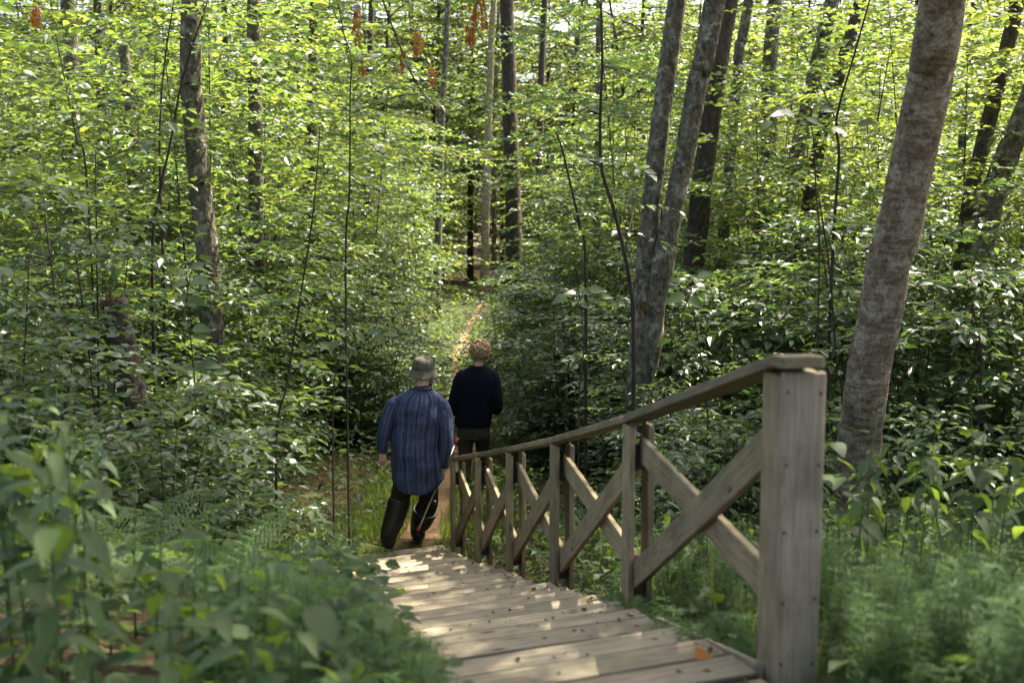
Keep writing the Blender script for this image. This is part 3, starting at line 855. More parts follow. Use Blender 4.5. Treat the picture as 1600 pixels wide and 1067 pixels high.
tree('forest_tree', [(1180, 470), (1200, 240), (1202, 110), (1212, 0)], 20, 27, 'broad trunk hung with leaves at top right centre', M_BARK, top_h=13)
tree('forest_tree', [(1228, 330), (1248, 230), (1275, 110), (1296, 20)], 17, 28, 'leaning pale trunk crossing behind leaves right of centre', M_BARK, top_h=13, crown_s=0.5)
tree('forest_tree', [(1285, 200), (1310, 120), (1345, 0)], 16, 23, 'leaning dark trunk just left of the thick mottled trunk', M_BARK_DARK, top_h=13, crown_s=0.55)
tree('forest_tree', [(1512, 340), (1535, 230), (1565, 110), (1588, 10)], 13, 26, 'slim leaning trunk near the right edge of the picture', M_BARK_DARK, top_h=12, crown_s=0.5)
tree('forest_tree', [(1545, 345), (1572, 250), (1605, 170), (1650, 50)], 12, 40, 'rough leaning trunk at the right edge of the picture', M_BARK, top_h=12, crown_s=0.5)
tree('forest_tree', [(1505, 200), (1512, 130), (1520, 30)], 22, 14, 'thin pale trunk between the thick trunk and the right edge', M_BARK, top_h=13)
tree('forest_tree', [(935, 130), (936, 60), (938, -30)], 26, 12, 'slender trunk at top centre above the saplings', M_BARK, top_h=14)
tree('forest_tree', [(690, 190), (695, 110), (700, 0)], 34, 12, 'dim slender trunk in the bright leaves at top centre', M_BARK, top_h=15)
tree('forest_tree', [(575, 300), (577, 180), (580, 20)], 30, 12, 'dim thin trunk left of the bright centre leaves', M_BARK_DARK, top_h=15)

# broken snag and leaning stump on the left
def snag(name, px_pts, depth, w_px, label, splinters, mat, lean_y=0.0):
    root = tree(name, px_pts, depth, w_px, label, mat, cat='tree stump', crown=False, lean_y=lean_y)
    rng = np.random.default_rng(int(px_pts[0][0]))
    top = np.array(at(*px_pts[-1], depth + lean_y * (len(px_pts) - 1))); r = w_px * depth / F_PX / 2
    for k in range(splinters):
        a = rng.uniform(0, 6.28); q = rng.uniform(0.2, 0.9)
        p0 = top + np.array([math.cos(a), math.sin(a), 0]) * r * q - [0, 0, 0.06]
        p1 = p0 + np.array([rng.normal(0, .03), rng.normal(0, .03), rng.uniform(0.05, 0.15)])
        g = Geo(); add_tube(g, [p0, (p0 * .5 + p1 * .5) + rng.normal(0, .008, 3), p1], [0.020, 0.013, 0.002], 4)
        mesh_obj('splinter', g.mesh('splinter', M_TORN), None, root)
    return root
snag('broken_snag', [(208, 300), (205, 200), (198, 120), (190, 42)], 17, 19, 'broken brown snag with torn orange top at upper left', 6, M_BARK)
snag('leaning_stump', [(222, 690), (205, 610), (192, 540), (178, 468)], 8.8, 42, 'leaning dark broken stump with torn orange top in left thicket', 9, M_BARK_DARK)

# ------------------------------------------------------------------ thin saplings with visible stems
def sapling(px_pts, depth, w_px, label, branches=(), leaf=0.10, nspray=16, mat=None, seed=0, to_ground=True, name='sapling', group=None, leaf_mat_=None, single_leaves=False):
    rng = np.random.default_rng(seed + 100)
    pts = [np.array(at(px, py, depth)) for px, py in px_pts]
    r = 0.58 * w_px * depth / F_PX / 2
    gz = tz(pts[0][0], pts[0][1])
    if to_ground:
        foot = np.array([pts[0][0] + (pts[0][0] - pts[1][0]) * 0.2, pts[0][1], gz - 0.1]); ctrl = [foot] + pts
    else:
        foot = pts[0]; ctrl = pts
    root = empty(name, Vector(foot), label, 'sapling' if name == 'sapling' else 'branch', group)
    axis = spline(ctrl, 26)
    g = Geo(); add_tube(g, axis, np.linspace(r * 1.3, r * 0.55, 26), 7, noise=0.06, rng=rng)
    lines = [(axis, r)]
    for b in branches:
        bp = spline([np.array(at(px, py, depth + 0.25 * k)) for k, (px, py) in enumerate(b)], 9)
        gb = Geo(); add_tube(gb, bp, np.linspace(r * 0.6, r * 0.2, 9), 5)
        mesh_obj('branch', gb.mesh('branch', mat or M_TWIG, True), None, root)
        lines.append((bp, r * 0.5))
    mesh_obj('stem', g.mesh('stem', mat or M_TWIG, True), None, root)
    lb = LeafBuf(); gl, gw = Geo(), Geo()
    for k in range(nspray):
        ln, rr = lines[k % len(lines)]
        q = rng.uniform(0.45, 1.0) if ln is axis else rng.uniform(0.2, 1.0)
        p = ln[int(q * (len(ln) - 1))]
        a = rng.uniform(0, 6.28)
        lb.put(spray(rng, gl, gw, p, [math.cos(a), math.sin(a), rng.uniform(-.1, .35)], rng.uniform(0.25, 0.6), leaf, T_OV, rad=0.003))
    if nspray:
        lb.flush(gl, T_OV, rng)
        o = mesh_obj('foliage', gl.mesh('foliage', leaf_mat_ or M_LEAF), None, root); o['kind'] = 'stuff'
        mesh_obj('twigs', gw.mesh('twigs', M_TWIG, True), None, root)['kind'] = 'stuff'
    return root

sapling([(990, 540), (984, 440), (960, 330), (940, 265), (938, 180), (941, 90), (938, -20)], 9.6, 11, 'curved dark sapling with side branch left of the twin stems', branches=[[(942, 262), (915, 248), (890, 235), (868, 205)], [(975, 400), (985, 350), (1000, 290)], [(938, 180), (905, 165), (880, 140)]], seed=1)
sapling([(915, 425), (905, 350), (880, 240), (868, 205)], 11.5, 8, 'thin crooked sapling between the path and the curved sapling', branches=[[(905, 350), (880, 320), (850, 300)]], seed=2)
sapling([(1318, 640), (1307, 560), (1296, 420), (1278, 300)], 8.6, 7, 'thin dark stem rising just left of the thick mottled trunk', seed=3, nspray=10)
sapling([(1530, 640), (1533, 550), (1518, 470), (1509, 424)], 8.4, 6, 'thin bent stem with pale leaves near the right edge', seed=4, nspray=8)
sapling([(432, 680), (448, 600), (470, 460), (489, 334), (500, 200)], 8.6, 6, 'thin reddish stem slanting up through the left thicket', seed=5, nspray=10)
sapling([(238, 420), (250, 300), (265, 230), (286, 120), (325, 0)], 10, 8, 'dark slanting stem crossing left of the lone grey trunk', seed=6, nspray=10)
sapling([(252, 330), (250, 200), (257, 100), (272, 0)], 11, 6, 'thin upright stem left of the lone grey trunk', seed=7, nspray=8)
sapling([(137, 300), (120, 220), (104, 140), (84, 40)], 10, 5, 'thin wavy stem at upper left', seed=8, nspray=10)
sapling([(1300, 420), (1311, 247), (1307, 186), (1336, 82), (1359, 0)], 9.6, 8, 'forked dark sapling left of the thick mottled trunk', branches=[[(1311, 200), (1290, 150), (1265, 100), (1240, 40)], [(1371, 190), (1385, 110), (1398, 33)]], seed=9, nspray=14)
sapling([(540, 420), (546, 300), (547, 148), (547, 84), (514, 0)], 9.4, 5, 'slender dark sapling under the orange seed clusters', seed=10, nspray=8)

# bright small sapling in the left thicket: every leaf its own part
def leaf_mesh(name, length, width, mat, tpl):
    g = Geo(); add_leaves(g, tpl, [[0, 0, 0]], [[1, 0, 0]], [[0, 0, 1]], [length], [width])
    return g.mesh(name, mat, True)
T_SER = leaf_serrate(9, 0.5, 0.10, 0.30)
T_SERW = leaf_serrate(10, 0.62, 0.07, 0.22)
LM_SAP = leaf_mesh('leaf', 0.13, 0.085, M_TREELEAF, leaf_serrate(7, 0.5, 0.02, 0.15))
LM_NET = [leaf_mesh('leaf', 0.105, 0.058, M_NETTLE, T_SER), leaf_mesh('leaf', 0.09, 0.044, M_NETTLE, leaf_serrate(8, 0.48, 0.12, 0.45))]
LM_BROAD = leaf_mesh('leaf', 0.11, 0.078, M_NETTLE, T_SERW)

def leaf_at(me, parent, pos, d, up, s=1.0):
    d = Vector(d).normalized(); up = Vector(up)
    y = up.cross(d).normalized(); z = d.cross(y)
    mw = Matrix.Translation(pos) @ Matrix((d, y, z)).transposed().to_4x4() @ Matrix.Scale(s, 4)
    return mesh_obj('leaf', me, None, parent, mw)

rs0 = random.Random(4)
def bright_sapling(px_pts, depth, leaves, label):
    root = sapling(px_pts, depth, 4, label, seed=int(px_pts[0][0]), nspray=0)
    for (px, py, ang, s) in leaves:
        leaf_at(LM_SAP, root, at(px, py, depth), (math.cos(ang), -0.3 + rs0.uniform(-.4, .3), math.sin(ang) * 0.6 - 0.15 + rs0.uniform(-.25, .25)), (rs0.uniform(-.3, .3), -0.75, 0.8), s * rs0.uniform(.8, 1.1))
bright_sapling([(306, 640), (300, 550), (292, 470), (300, 420)], 7.6, [(292, 440, 3.0, 1.0), (300, 438, 0.3, 1.3), (292, 462, 3.4, 0.9), (296, 466, 0.1, 1.0), (298, 508, 2.6, 0.7), (302, 512, 0.1, 1.1), (303, 518, -0.4, 0.9), (312, 566, -1.0, 0.9), (318, 570, -0.1, 1.1), (314, 574, 2.9, 0.9), (300, 418, 0.9, 0.9)], 'small sapling with glowing yellow green leaves left of the walkers')
bright_sapling([(520, 640), (530, 560), (545, 520)], 8.2, [(545, 522, 2.4, .85), (541, 520, 0.8, .85), (558, 521, -0.8, .9), (574, 519, 0.8, .9), (588, 523, -0.9, .85), (604, 522, 0.7, .8), (614, 526, -0.4, .75), (530, 532, 3.9, .85), (522, 545, 2.5, .85), (528, 556, 0.2, .8)], 'arching sapling with sunlit leaves just left of the hat')
bright_sapling([(1280, 420), (1275, 300), (1268, 200), (1240, 180)], 8.8, [(1240, 180, 2.8, 1.2), (1250, 190, 0.2, 1.2), (1225, 180, 3.3, 1.3), (1262, 185, -0.2, 1.2), (1300, 200, -0.1, 1.3), (1205, 190, 3.6, 1.2), (1280, 170, 0.4, 1.1), (1340, 195, 0.1, 1.2)], 'sapling with large pale leaves right of the twin stems')
bright_sapling([(1105, 640), (1092, 540), (1080, 470), (1070, 462)], 9.0, [(1070, 462, 3.2, 1.4), (1078, 465, -0.7, 1.2), (1090, 430, 0.2, 1.2), (1100, 445, 2.9, 1.0)], 'sapling with three broad pale leaves beside the twin stems')
bright_sapling([(905, 620), (912, 540), (905, 460), (900, 455)], 9.4, [(900, 458, 3.1, 1.1), (905, 455, 0.2, 1.1), (920, 452, 0.1, 1.2), (885, 462, 3.3, 1.1), (935, 462, -0.2, 1.0), (905, 470, -0.8, 0.9)], 'sapling with white lit leaves between the walkers and the twin stems')

# ------------------------------------------------------------------ hanging branches with dry orange seed clusters
def seed_cluster(root, px, py, depth, n, h, seed):
    rng = np.random.default_rng(seed); n = int(n * 2.2)
    top = np.array(at(px, py, depth))
    pos = top + rng.normal(0, 1, (n, 3)) * [0.013, 0.013, 0] + np.stack([np.zeros(n), np.zeros(n), -rng.uniform(0, h * 0.75, n)], 1)
    d = np.stack([rng.normal(0, 0.25, n), rng.normal(0, 0.25, n), -np.ones(n)], 1)
    g = Geo(); add_leaves(g, T_OV, pos, d, rng.normal(0, 1, (n, 3)), rng.uniform(0.03, 0.05, n), rng.uniform(0.007, 0.012, n))
    add_tube(g, [top + [0, 0, 0.05], top - [0, 0, h * 0.4], top - [0, 0, h * 0.8]], [0.002, 0.002, 0.001], 3)
    mesh_obj('seed_cluster', g.mesh('seed_cluster', M_DRY), None, root)
def hanging(px_pts, depth, w, label, clusters, branches=(), seed=0, nspray=5):
    root = sapling(px_pts, depth, w, label, branches=branches, seed=seed, nspray=nspray, to_ground=False, name='hanging_branch')
    for k, (px, py, n, hpx) in enumerate(clusters):
        seed_cluster(root, px, py, depth, n, 1.25 * hpx * depth / F_PX, seed * 10 + k)
hanging([(560, -120), (598, 0), (622, 65), (645, 120), (672, 160), (706, 186)], 6.4, 5, 'thin drooping branch with orange seed clusters at top centre', [(652, 48, 26, 36), (630, 78, 14, 32), (674, 100, 14, 30)], branches=[[(625, 70), (612, 90), (600, 105)], [(632, 85), (650, 70), (655, 50)], [(660, 140), (672, 120), (674, 102)]], seed=21)
hanging([(500, -110), (522, -20), (535, 40), (548, 110)], 6.6, 4, 'thin drooping twig with two orange clusters left of top centre', [(556, 12, 28, 56), (565, 88, 14, 26)], branches=[[(530, 20), (545, 22), (556, 14)], [(545, 95), (556, 92), (565, 88)]], seed=22, nspray=3)
hanging([(772, -140), (768, -60), (752, -12), (738, 30)], 6.2, 4, 'short drooping twig with thick orange clusters at the top edge', [(742, -8, 26, 44), (755, -5, 26, 48), (734, 36, 30, 32)], seed=23, nspray=3)
hanging([(20, -120), (40, -40), (54, 4)], 6.4, 4, 'short twig with one red orange cluster in the top left corner', [(55, 8, 26, 30)], seed=24, nspray=3)

# ------------------------------------------------------------------ scattering shrubs and background trees
def place(proto, name, loc, rz, s, label, cat, group, sz=1.0):
    e = empty(name, loc, label, cat, group, rz)
    e.scale = (s, s, s * sz)
    fo = bpy.data.objects.new('foliage', proto[0]); COL.objects.link(fo); fo.parent = e; fo['kind'] = 'stuff'
    st = bpy.data.objects.new('stem', proto[1]); COL.objects.link(st); st.parent = e
    return e

def where(x, y):
    px = 800 + F_PX * x / y
    for lim, w in ((110, 'at the left edge of the picture'), (190, 'left of the leaning broken stump'), (290, 'between the leaning stump and the lone grey trunk'), (370, 'around the lone grey trunk'), (470, 'right of the lone grey trunk'), (590, 'just left of the plaid shirted walker'), (700, 'behind the bucket hat'), (800, 'around the curly haired walker'), (880, 'right of the curly haired walker'), (970, 'left of the twin stemmed tree'), (1060, 'around the twin stemmed tree'), (1160, 'right of the twin stemmed tree'), (1290, 'behind the near railing post'), (1390, 'left of the thick mottled trunk'), (1480, 'behind the thick mottled trunk'), (1560, 'right of the thick mottled trunk')):
        if px < lim: break
    else:
        w = 'at the right edge of the picture'
    for lim, d in ((8.5, 'nearest'), (10, 'near'), (11.5, 'in the second row'), (13, 'in the third row'), (15, 'mid distance'), (18, 'farther back'), (22, 'far back'), (27, 'deep in the wood'), (34, 'very deep in the wood'), (50, 'far backdrop'), (62, 'second backdrop line'), (75, 'third backdrop line')):
        if y < lim: break
    else:
        d = 'last backdrop line'
    return d + ' ' + w
def clear(x, y, r):
    """keep the stairs, the walkers, the path and the views onto them open"""
    if y < 11.3:
        if x < rail_x(y) + 0.2:
            return x < -0.125 * y - 0.35 - r
        return x > rail_x(y) + 0.45 + r * 0.8
    if y < 15.5:
        return x < -2.25 - r * 0.35 or x > 0.15 + r * 0.5
    return abs(x - path_x(y)) > 0.45 + r * 0.75 and abs(x + 0.027 * y) > 0.25 + r * 0.7

TRUNKS = [(2.4, 7.7)]
cnt = dict(l=0, r=0, m=0, f=0)
rs = random.Random(5)
# tall shrubs: jittered rows
y = 7.6
while y < 27:
    half = 0.47 * y + 2.2
    step = 1.30 + 0.018 * y
    x = -half + rs.uniform(0, step)
    while x < half:
        xx, yy = x + rs.uniform(-0.4, 0.4), y + rs.uniform(-0.45, 0.45)
        x += step
        s = rs.uniform(0.75, 1.15)
        sz = rs.uniform(0.85, 1.15)
        if xx > 0 and yy < 9.4 and xx < 3.6: continue
        if xx > 0.8 and yy < 12 and xx < 2.0: s *= 0.7
        if not clear(xx, yy, 1.1 * s): continue
        if yy > 18 and rs.random() < 0.25: continue
        side = 'l' if xx < path_x(yy) else 'r'
        lab = {'l': ('leafy shrub massed in the dense thicket left of the path', 'shrubs in the left thicket'), 'r': ('leafy shrub massed in the undergrowth right of the path', 'shrubs in the right undergrowth')}[side]
        place(SHRUB[rs.randrange(4)], 'leafy_shrub', (xx, yy, tz(xx, yy)), rs.uniform(0, 6.28), s, 'tall leafy shrub ' + where(xx, yy), 'shrub', lab[1], sz)
        cnt[side] += 1
    y += 1.45
# low shrubs closing the foot of the thicket and edging the path
y = 6.2
while y < 24:
    half = 0.46 * y + 1.2
    x = -half
    while x < half:
        xx, yy = x + rs.uniform(-0.4, 0.4), y + rs.uniform(-0.4, 0.4)
        x += 1.0
        s = rs.uniform(0.7, 1.15)
        if yy < 11.4:
            ok = xx < -0.125 * yy - 0.10 - 0.72 * s or (xx > rail_x(yy) + 0.6 + 0.6 * s and yy > 8)
        else:
            ok = clear(xx, yy, 0.55 * s)
        if not ok: continue
        if yy > 14 and abs(xx - path_x(yy)) > 3.5: continue
        if yy < 13.6 and xx > -0.6 and xx - 0.95 * s < 0.0: continue
        if yy < 9: s *= 0.8
        side = 'l' if xx < path_x(yy) else 'r'
        lab = {'l': ('low spreading shrub filling the foot of the left thicket', 'low shrubs on the left'), 'r': ('low spreading shrub filling the foot of the right undergrowth', 'low shrubs on the right')}[side]
        place(SHRUB_LOW[rs.randrange(3)], 'low_shrub', (xx, yy, tz(xx, yy)), rs.uniform(0, 6.28), s, 'low spreading shrub ' + where(xx, yy), 'shrub', lab[1])
        cnt[side] += 1
    y += 1.2
# understory trees
y = 12.5
while y < 50:
    half = 0.47 * y + 2.5
    step = 2.5 + 0.02 * y
    x = -half + rs.uniform(0, step)
    while x < half:
        xx, yy = x + rs.uniform(-0.8, 0.8), y + rs.uniform(-0.8, 0.8)
        x += step
        s = rs.uniform(0.75, 1.2)
        gap = 1.1
        if abs(xx + 0.027 * yy) < 1.55 * s + 0.15: continue
        if yy > 33 and abs(xx + 0.019 * yy) < 1.4 * s: continue
        if abs(xx - path_x(yy)) < gap * s: continue
        if yy < 14.5 and -2.6 < xx < 2.0: continue
        side = 'left' if xx < path_x(yy) else 'right'
        place(MIDTREE[rs.randrange(4)], 'understory_tree', (xx, yy, tz(xx, yy)), rs.uniform(0, 6.28), s, 'leafy tree ' + where(xx, yy), 'tree', f'understory trees {side} of the path')
        cnt['m'] += 1
    y += 2.9
# tall background trees
y = 46
while y < 108:
    half = 0.47 * y + 4
    x = -half + rs.uniform(0, 4)
    while x < half:
        xx, yy = x + rs.uniform(-1.5, 1.5), y + rs.uniform(-1.5, 1.5)
        x += 4.2
        if abs(xx + 0.019 * yy) < (2.3 if yy < 74 else 0.7): continue
        place(FARTREE[rs.randrange(3)], 'background_tree', (xx, yy, tz(xx, yy)), rs.uniform(0, 6.28), rs.uniform(0.9, 1.35), 'tall leafy tree ' + where(xx, yy), 'tree', 'far backdrop trees')
        cnt['f'] += 1
    y += 6.5

# tall clean-stemmed trees over the bright gap: crowns high up, sky showing below
HIGH = shrub_meshes('high_tree', [24, 25], M_TREELEAF, height=17.0, radius=4.0, stems=1, branches=44, twigs=12, leaf=0.21, tpl=T_RH, low=0.40, lean=0.3, rad=0.11, flat=0.9)
for k_, (xx, yy, lab) in enumerate([(-3.2, 52, 'tall bare stemmed tree left of the bright gap'), (1.6, 56, 'tall bare stemmed tree right of the bright gap'), (-0.6, 66, 'tall bare stemmed tree behind the bright gap'), (3.0, 70, 'farther tall tree right of the bright gap'), (-4.6, 72, 'farther tall tree left of the bright gap')]):
    place(HIGH[k_ % 2], 'background_tree', (xx, yy, tz(xx, yy)), k_ * 1.7, 1.0, lab, 'tree', 'tall trees around the bright gap')

# canopy trees added out of view so that their crowns shade stairs and foreground
def canopy(x, y, h, s, k):
    e = empty('unseen_canopy_tree', (x, y, tz(x, y)), 'tall unseen canopy tree added so its crown shades the ground below', 'tree', 'canopy trees overhead')
    axis = spline([(x, y, tz(x, y) - 0.2), (x + rs.uniform(-.3, .3), y + rs.uniform(-.3, .3), h * 0.5), (x, y, h)], 10)
    g = Geo(); add_tube(g, axis, np.linspace(0.16, 0.09, 10), 8)
    mesh_obj('trunk', g.mesh('trunk', M_BARK_DARK, True), None, e)
    mw = Matrix.Translation((x, y, h + 1.0)) @ Matrix.Rotation(k * 1.3, 4, 'Z') @ Matrix.Scale(s, 4)
    cm = CROWN[k % 3]
    c = mesh_obj('crown', cm[0], None, e, mw); c['kind'] = 'stuff'
    mesh_obj('limbs', cm[1], None, e, mw)
CAN = [(5.5, 3.0), (9.5, 5.0), (5.2, 8.4), (12, 8), (4.6, 6.4), (-4.5, 3.5), (-2.5, -3.5), (2.2, 0.6), (14.5, 15.0), (15, 4), (9, -1.5), (-7, -1), (16, 22), (-6, -7), (0.5, -9), (-11, -5), (12, -7), (-3.6, 1.2)]
for k, (x, y) in enumerate(CAN):
    canopy(x, y, rs.uniform(8.0, 11.5), rs.uniform(0.9, 1.15), k)
print('counts', cnt)

# ------------------------------------------------------------------ ferns
def make_frond(seed, length=0.62):
    rng = np.random.default_rng(seed)
    n = 18
    t = np.linspace(0, 1, n)
    pts = np.stack([length * (t * 0.92), rng.normal(0, 0.004, n), length * (0.55 * t - 0.62 * t ** 2.2)], 1)
    g = Geo()
    add_tube(g, pts, np.linspace(0.004, 0.001, n), 3, cap=False)
    tan = unit(np.gradient(pts, axis=0))
    for i in range(3, n):
        pl = length * 0.25 * math.sin(math.pi * (0.12 + 0.88 * t[i]) ** 0.8) ** 0.9 + 0.012
        for s in (1, -1):
            d = unit(tan[i] * 0.45 + np.array([0, s, -0.12]))
            m = 9
            q = (np.arange(m) + 0.5) / m
            pos = pts[i] + d * pl * q[:, None] + np.array([0, 0, -0.25 * pl]) * (q ** 2)[:, None]
            side = unit(np.cross([0, 0, 1.0], d))
            for sg in (1, -1):
                dd = d * 0.55 + side * sg
                ll = pl * 0.105 * (1 - q * 0.8) + 0.003
                add_leaves(g, T_RH, pos, np.tile(dd, (m, 1)), np.tile([0, 0, 1.0], (m, 1)) + rng.normal(0, .12, (m, 3)), ll, ll * 0.62)
    return g.mesh('frond', M_FERN)
FROND = [make_frond(k) for k in range(3)]
def fern(x, y, s, label, n=8, rz=0.0):
    z = tz(x, y)
    root = empty('fern', (x, y, z), label, 'fern', 'ferns on the forest floor')
    for k in range(n):
        a = rz + k * 2 * math.pi / n + rs.uniform(-.25, .25)
        tilt = rs.uniform(-0.75, -0.2)
        mw = Matrix.Translation((x, y, z + 0.03)) @ Matrix.Rotation(a, 4, 'Z') @ Matrix.Rotation(tilt, 4, 'Y') @ Matrix.Scale(s * rs.uniform(.8, 1.1), 4)
        mesh_obj('frond', FROND[k % 3], None, root, mw)
def px_ground(px, y):
    x = (px - 800) / F_PX * y
    return x
for px, y, s, lab in [(215, 5.2, 1.3, 'sunlit pale fern low in the left foreground'), (120, 4.2, 1.1, 'blurred fern below the leftmost nettles'), (330, 4.0, 1.0, 'blurred fern in the middle of the left foreground'), (470, 4.4, 0.75, 'blurred fern left of the upper steps'), (530, 6.0, 0.6, 'fern at the left end of the middle steps'), (1480, 4.0, 0.7, 'blurred fern in the horsetails right of the near post'), (80, 5.6, 0.9, 'fern at the far left edge of the foreground'), (330, 6.2, 1.2, 'fern between the foreground nettles and the left thicket'), (470, 7.6, 0.95, 'small fern in front of the left thicket near the stairs'), (520, 9.6, 0.7, 'fern at the left of the lowest steps'),
                      (945, 9.4, 0.95, 'pale green fern seen above the middle of the handrail'), (1040, 8.4, 0.9, 'fern behind the second railing bay'), (880, 11.0, 0.85, 'fern behind the farthest railing bays'), (800, 13.6, 1.0, 'fern right beside the walker in the dark sweater'), (840, 14.6, 1.1, 'sunlit fern right of the dark sweater further back'), (690, 15.2, 1.0, 'fern in the gap left of the dark sweater'), (660, 13.2, 0.9, 'fern beyond the left shoulder of the plaid shirt'), (640, 17.0, 1.1, 'fern left of the path behind the hat'), (775, 18.5, 1.1, 'fern at the path edge above the curly hair'), (690, 20.5, 1.1, 'fern where the path bends left'), (735, 23.0, 1.0, 'rust tinged fern on the bend of the path'), (790, 24.5, 1.1, 'fern on the right of the path bend'), (1130, 7.3, 0.8, 'fern behind the first railing bay'), (1400, 6.2, 0.9, 'fern at the foot of the thick mottled trunk'), (570, 11.9, 0.5, 'small fern beside the left boot')]:
    fern(px_ground(px, y), y, s, lab, rs.randrange(6, 10), rs.uniform(0, 6))

# ------------------------------------------------------------------ nettles and other leafy herbs
def nettle_layout(rng, h, broad=False):
    nodes = max(4, int(h / 0.085))
    bend = rng.normal(0, 0.07 * h, 2)
    out = []
    axis = np.array([(bend[0] * (q ** 2), bend[1] * (q ** 2), h * q) for q in np.linspace(0, 1, 7)])
    a0 = rng.uniform(0, 6.28)
    for i in range(nodes):
        q = 0.22 + 0.78 * i / (nodes - 1)
        p = np.array([bend[0] * q * q, bend[1] * q * q, h * q])
        s = (0.45 + 0.58 * math.sin(math.pi * min(1, q ** 1.4))) * (1.0 if not broad else 1.15)
        if q > 0.96: s = 0.45
        for k in (0, 1):
            a = a0 + i * (math.pi / 2 + 0.15) + k * math.pi + rng.normal(0, 0.15)
            el = rng.uniform(-0.75, 0.10) + (0.5 if q > 0.9 else 0)
            out.append((p, np.array([math.cos(a), math.sin(a), el]), s * rng.uniform(0.8, 1.15), rng.integers(0, 2)))
    return axis, out
def nettle(x, y, h, label, group, seed, parts=True, broad=False, leafmat=None):
    rng = np.random.default_rng(seed)
    z = tz(x, y)
    axis, lv = nettle_layout(rng, h, broad)
    o = np.array([x, y, z])
    root = empty('nettle_plant', (x, y, z), label, 'plant', group)
    g = Geo(); add_tube(g, axis + o, np.linspace(0.0045, 0.002, 7), 5)
    mesh_obj('stem', g.mesh('stem', M_HORSE, True), None, root)
    for p, d, s, k in lv:
        leaf_at(LM_BROAD if broad else LM_NET[k], root, Vector(p + o + unit(d) * 0.025), d, (0, 0, 1), s)
    return root
NETTLE_JOINED = []
for k in range(5):
    rng = np.random.default_rng(900 + k)
    g = Geo(); axis, lv = nettle_layout(rng, 0.75)
    add_leaves(g, leaf_serrate(5, 0.46, 0.10, 0.35), [p + unit(d) * 0.025 for p, d, s, _ in lv], [d for _, d, _, _ in lv], [[0, 0, 1]] * len(lv), [0.125 * s for _, _, s, _ in lv], [0.065 * s for _, _, s, _ in lv])
    gs = Geo(); add_tube(gs, axis, np.linspace(0.004, 0.002, 7), 4)
    NETTLE_JOINED.append((g.mesh('herb_foliage', M_NETTLE, True), gs.mesh('herb_stem', M_HORSE, True)))

def env_height(px, y, env, lo, hi):
    x = (px - 800) / F_PX * y
    top = at(px, float(np.interp(px, [e[0] for e in env], [e[1] for e in env])), y).z
    return x, min(hi, max(0, top - tz(x, y)))
ENV_L = [(-60, 545), (60, 565), (110, 640), (160, 715), (260, 800), (400, 855), (510, 890), (575, 930), (630, 968), (680, 1000), (730, 1067)]
ENV_R = [(1300, 640), (1380, 610), (1480, 585), (1560, 570), (1650, 560)]
ORD = ['leftmost'] + [a + ' from the left' for a in 'second third fourth fifth sixth seventh eighth ninth tenth eleventh twelfth thirteenth fourteenth fifteenth sixteenth seventeenth eighteenth nineteenth twentieth twenty-first twenty-second twenty-third twenty-fourth twenty-fifth twenty-sixth twenty-seventh twenty-eighth twenty-ninth thirtieth thirty-first thirty-second thirty-third thirty-fourth thirty-fifth thirty-sixth thirty-seventh thirty-eighth thirty-ninth fortieth forty-first forty-second forty-third forty-fourth forty-fifth'.split()]
k = 0
NPOS = [(-15, 3.6), (10, 4.0), (45, 3.3), (85, 3.7), (110, 3.2), (30, 4.6), (75, 4.8), (130, 4.0), (20, 2.6), (70, 3.0), (120, 2.5), (60, 2.2), (150, 3.4), (220, 2.9), (190, 3.8), (280, 3.2), (320, 2.6), (255, 2.3), (350, 3.2), (390, 2.7), (420, 3.6), (470, 2.6), (520, 3.1), (560, 2.6), (600, 3.1), (640, 2.7), (445, 2.3), (375, 2.25), (300, 4.3), (380, 4.6), (100, 4.4), (30, 3.6), (-10, 3.0), (240, 5.0), (470, 5.0), (520, 4.2), (150, 5.6), (60, 5.2), (345, 5.6), (690, 2.7), (570, 5.2), (420, 6.2), (500, 6.6)]
for oi_, (px, y) in enumerate(sorted(NPOS)):
    x, h = env_height(px, y, ENV_L, 0.2, 1.15)
    if h < 0.16: continue
    nettle(x, y, h * rs.uniform(0.85, 1.0), f'leafy nettle stalk, {ORD[oi_]} in the left foreground', 'nettles in the left foreground', 300 + k, broad=(k % 8 == 1)); k += 1
for oi_, (px, y) in enumerate(sorted([(1330, 4.9), (1370, 5.4), (1420, 4.7), (1455, 5.2), (1500, 4.6), (1540, 5.0), (1580, 4.7), (1610, 4.4), (1480, 5.8), (1560, 5.9), (1400, 6.2), (1525, 4.2), (1600, 5.4), (1350, 4.3), (1450, 6.4), (1625, 5.0)])):
    x, h = env_height(px, y, ENV_R, 0.2, 1.05)
    if h < 0.2: continue
    nettle(x, y, h * rs.uniform(0.8, 1.0), f'leafy nettle stalk, {ORD[oi_]} right of the near railing post', 'nettles on the right', 400 + k, broad=(k % 5 == 2)); k += 1
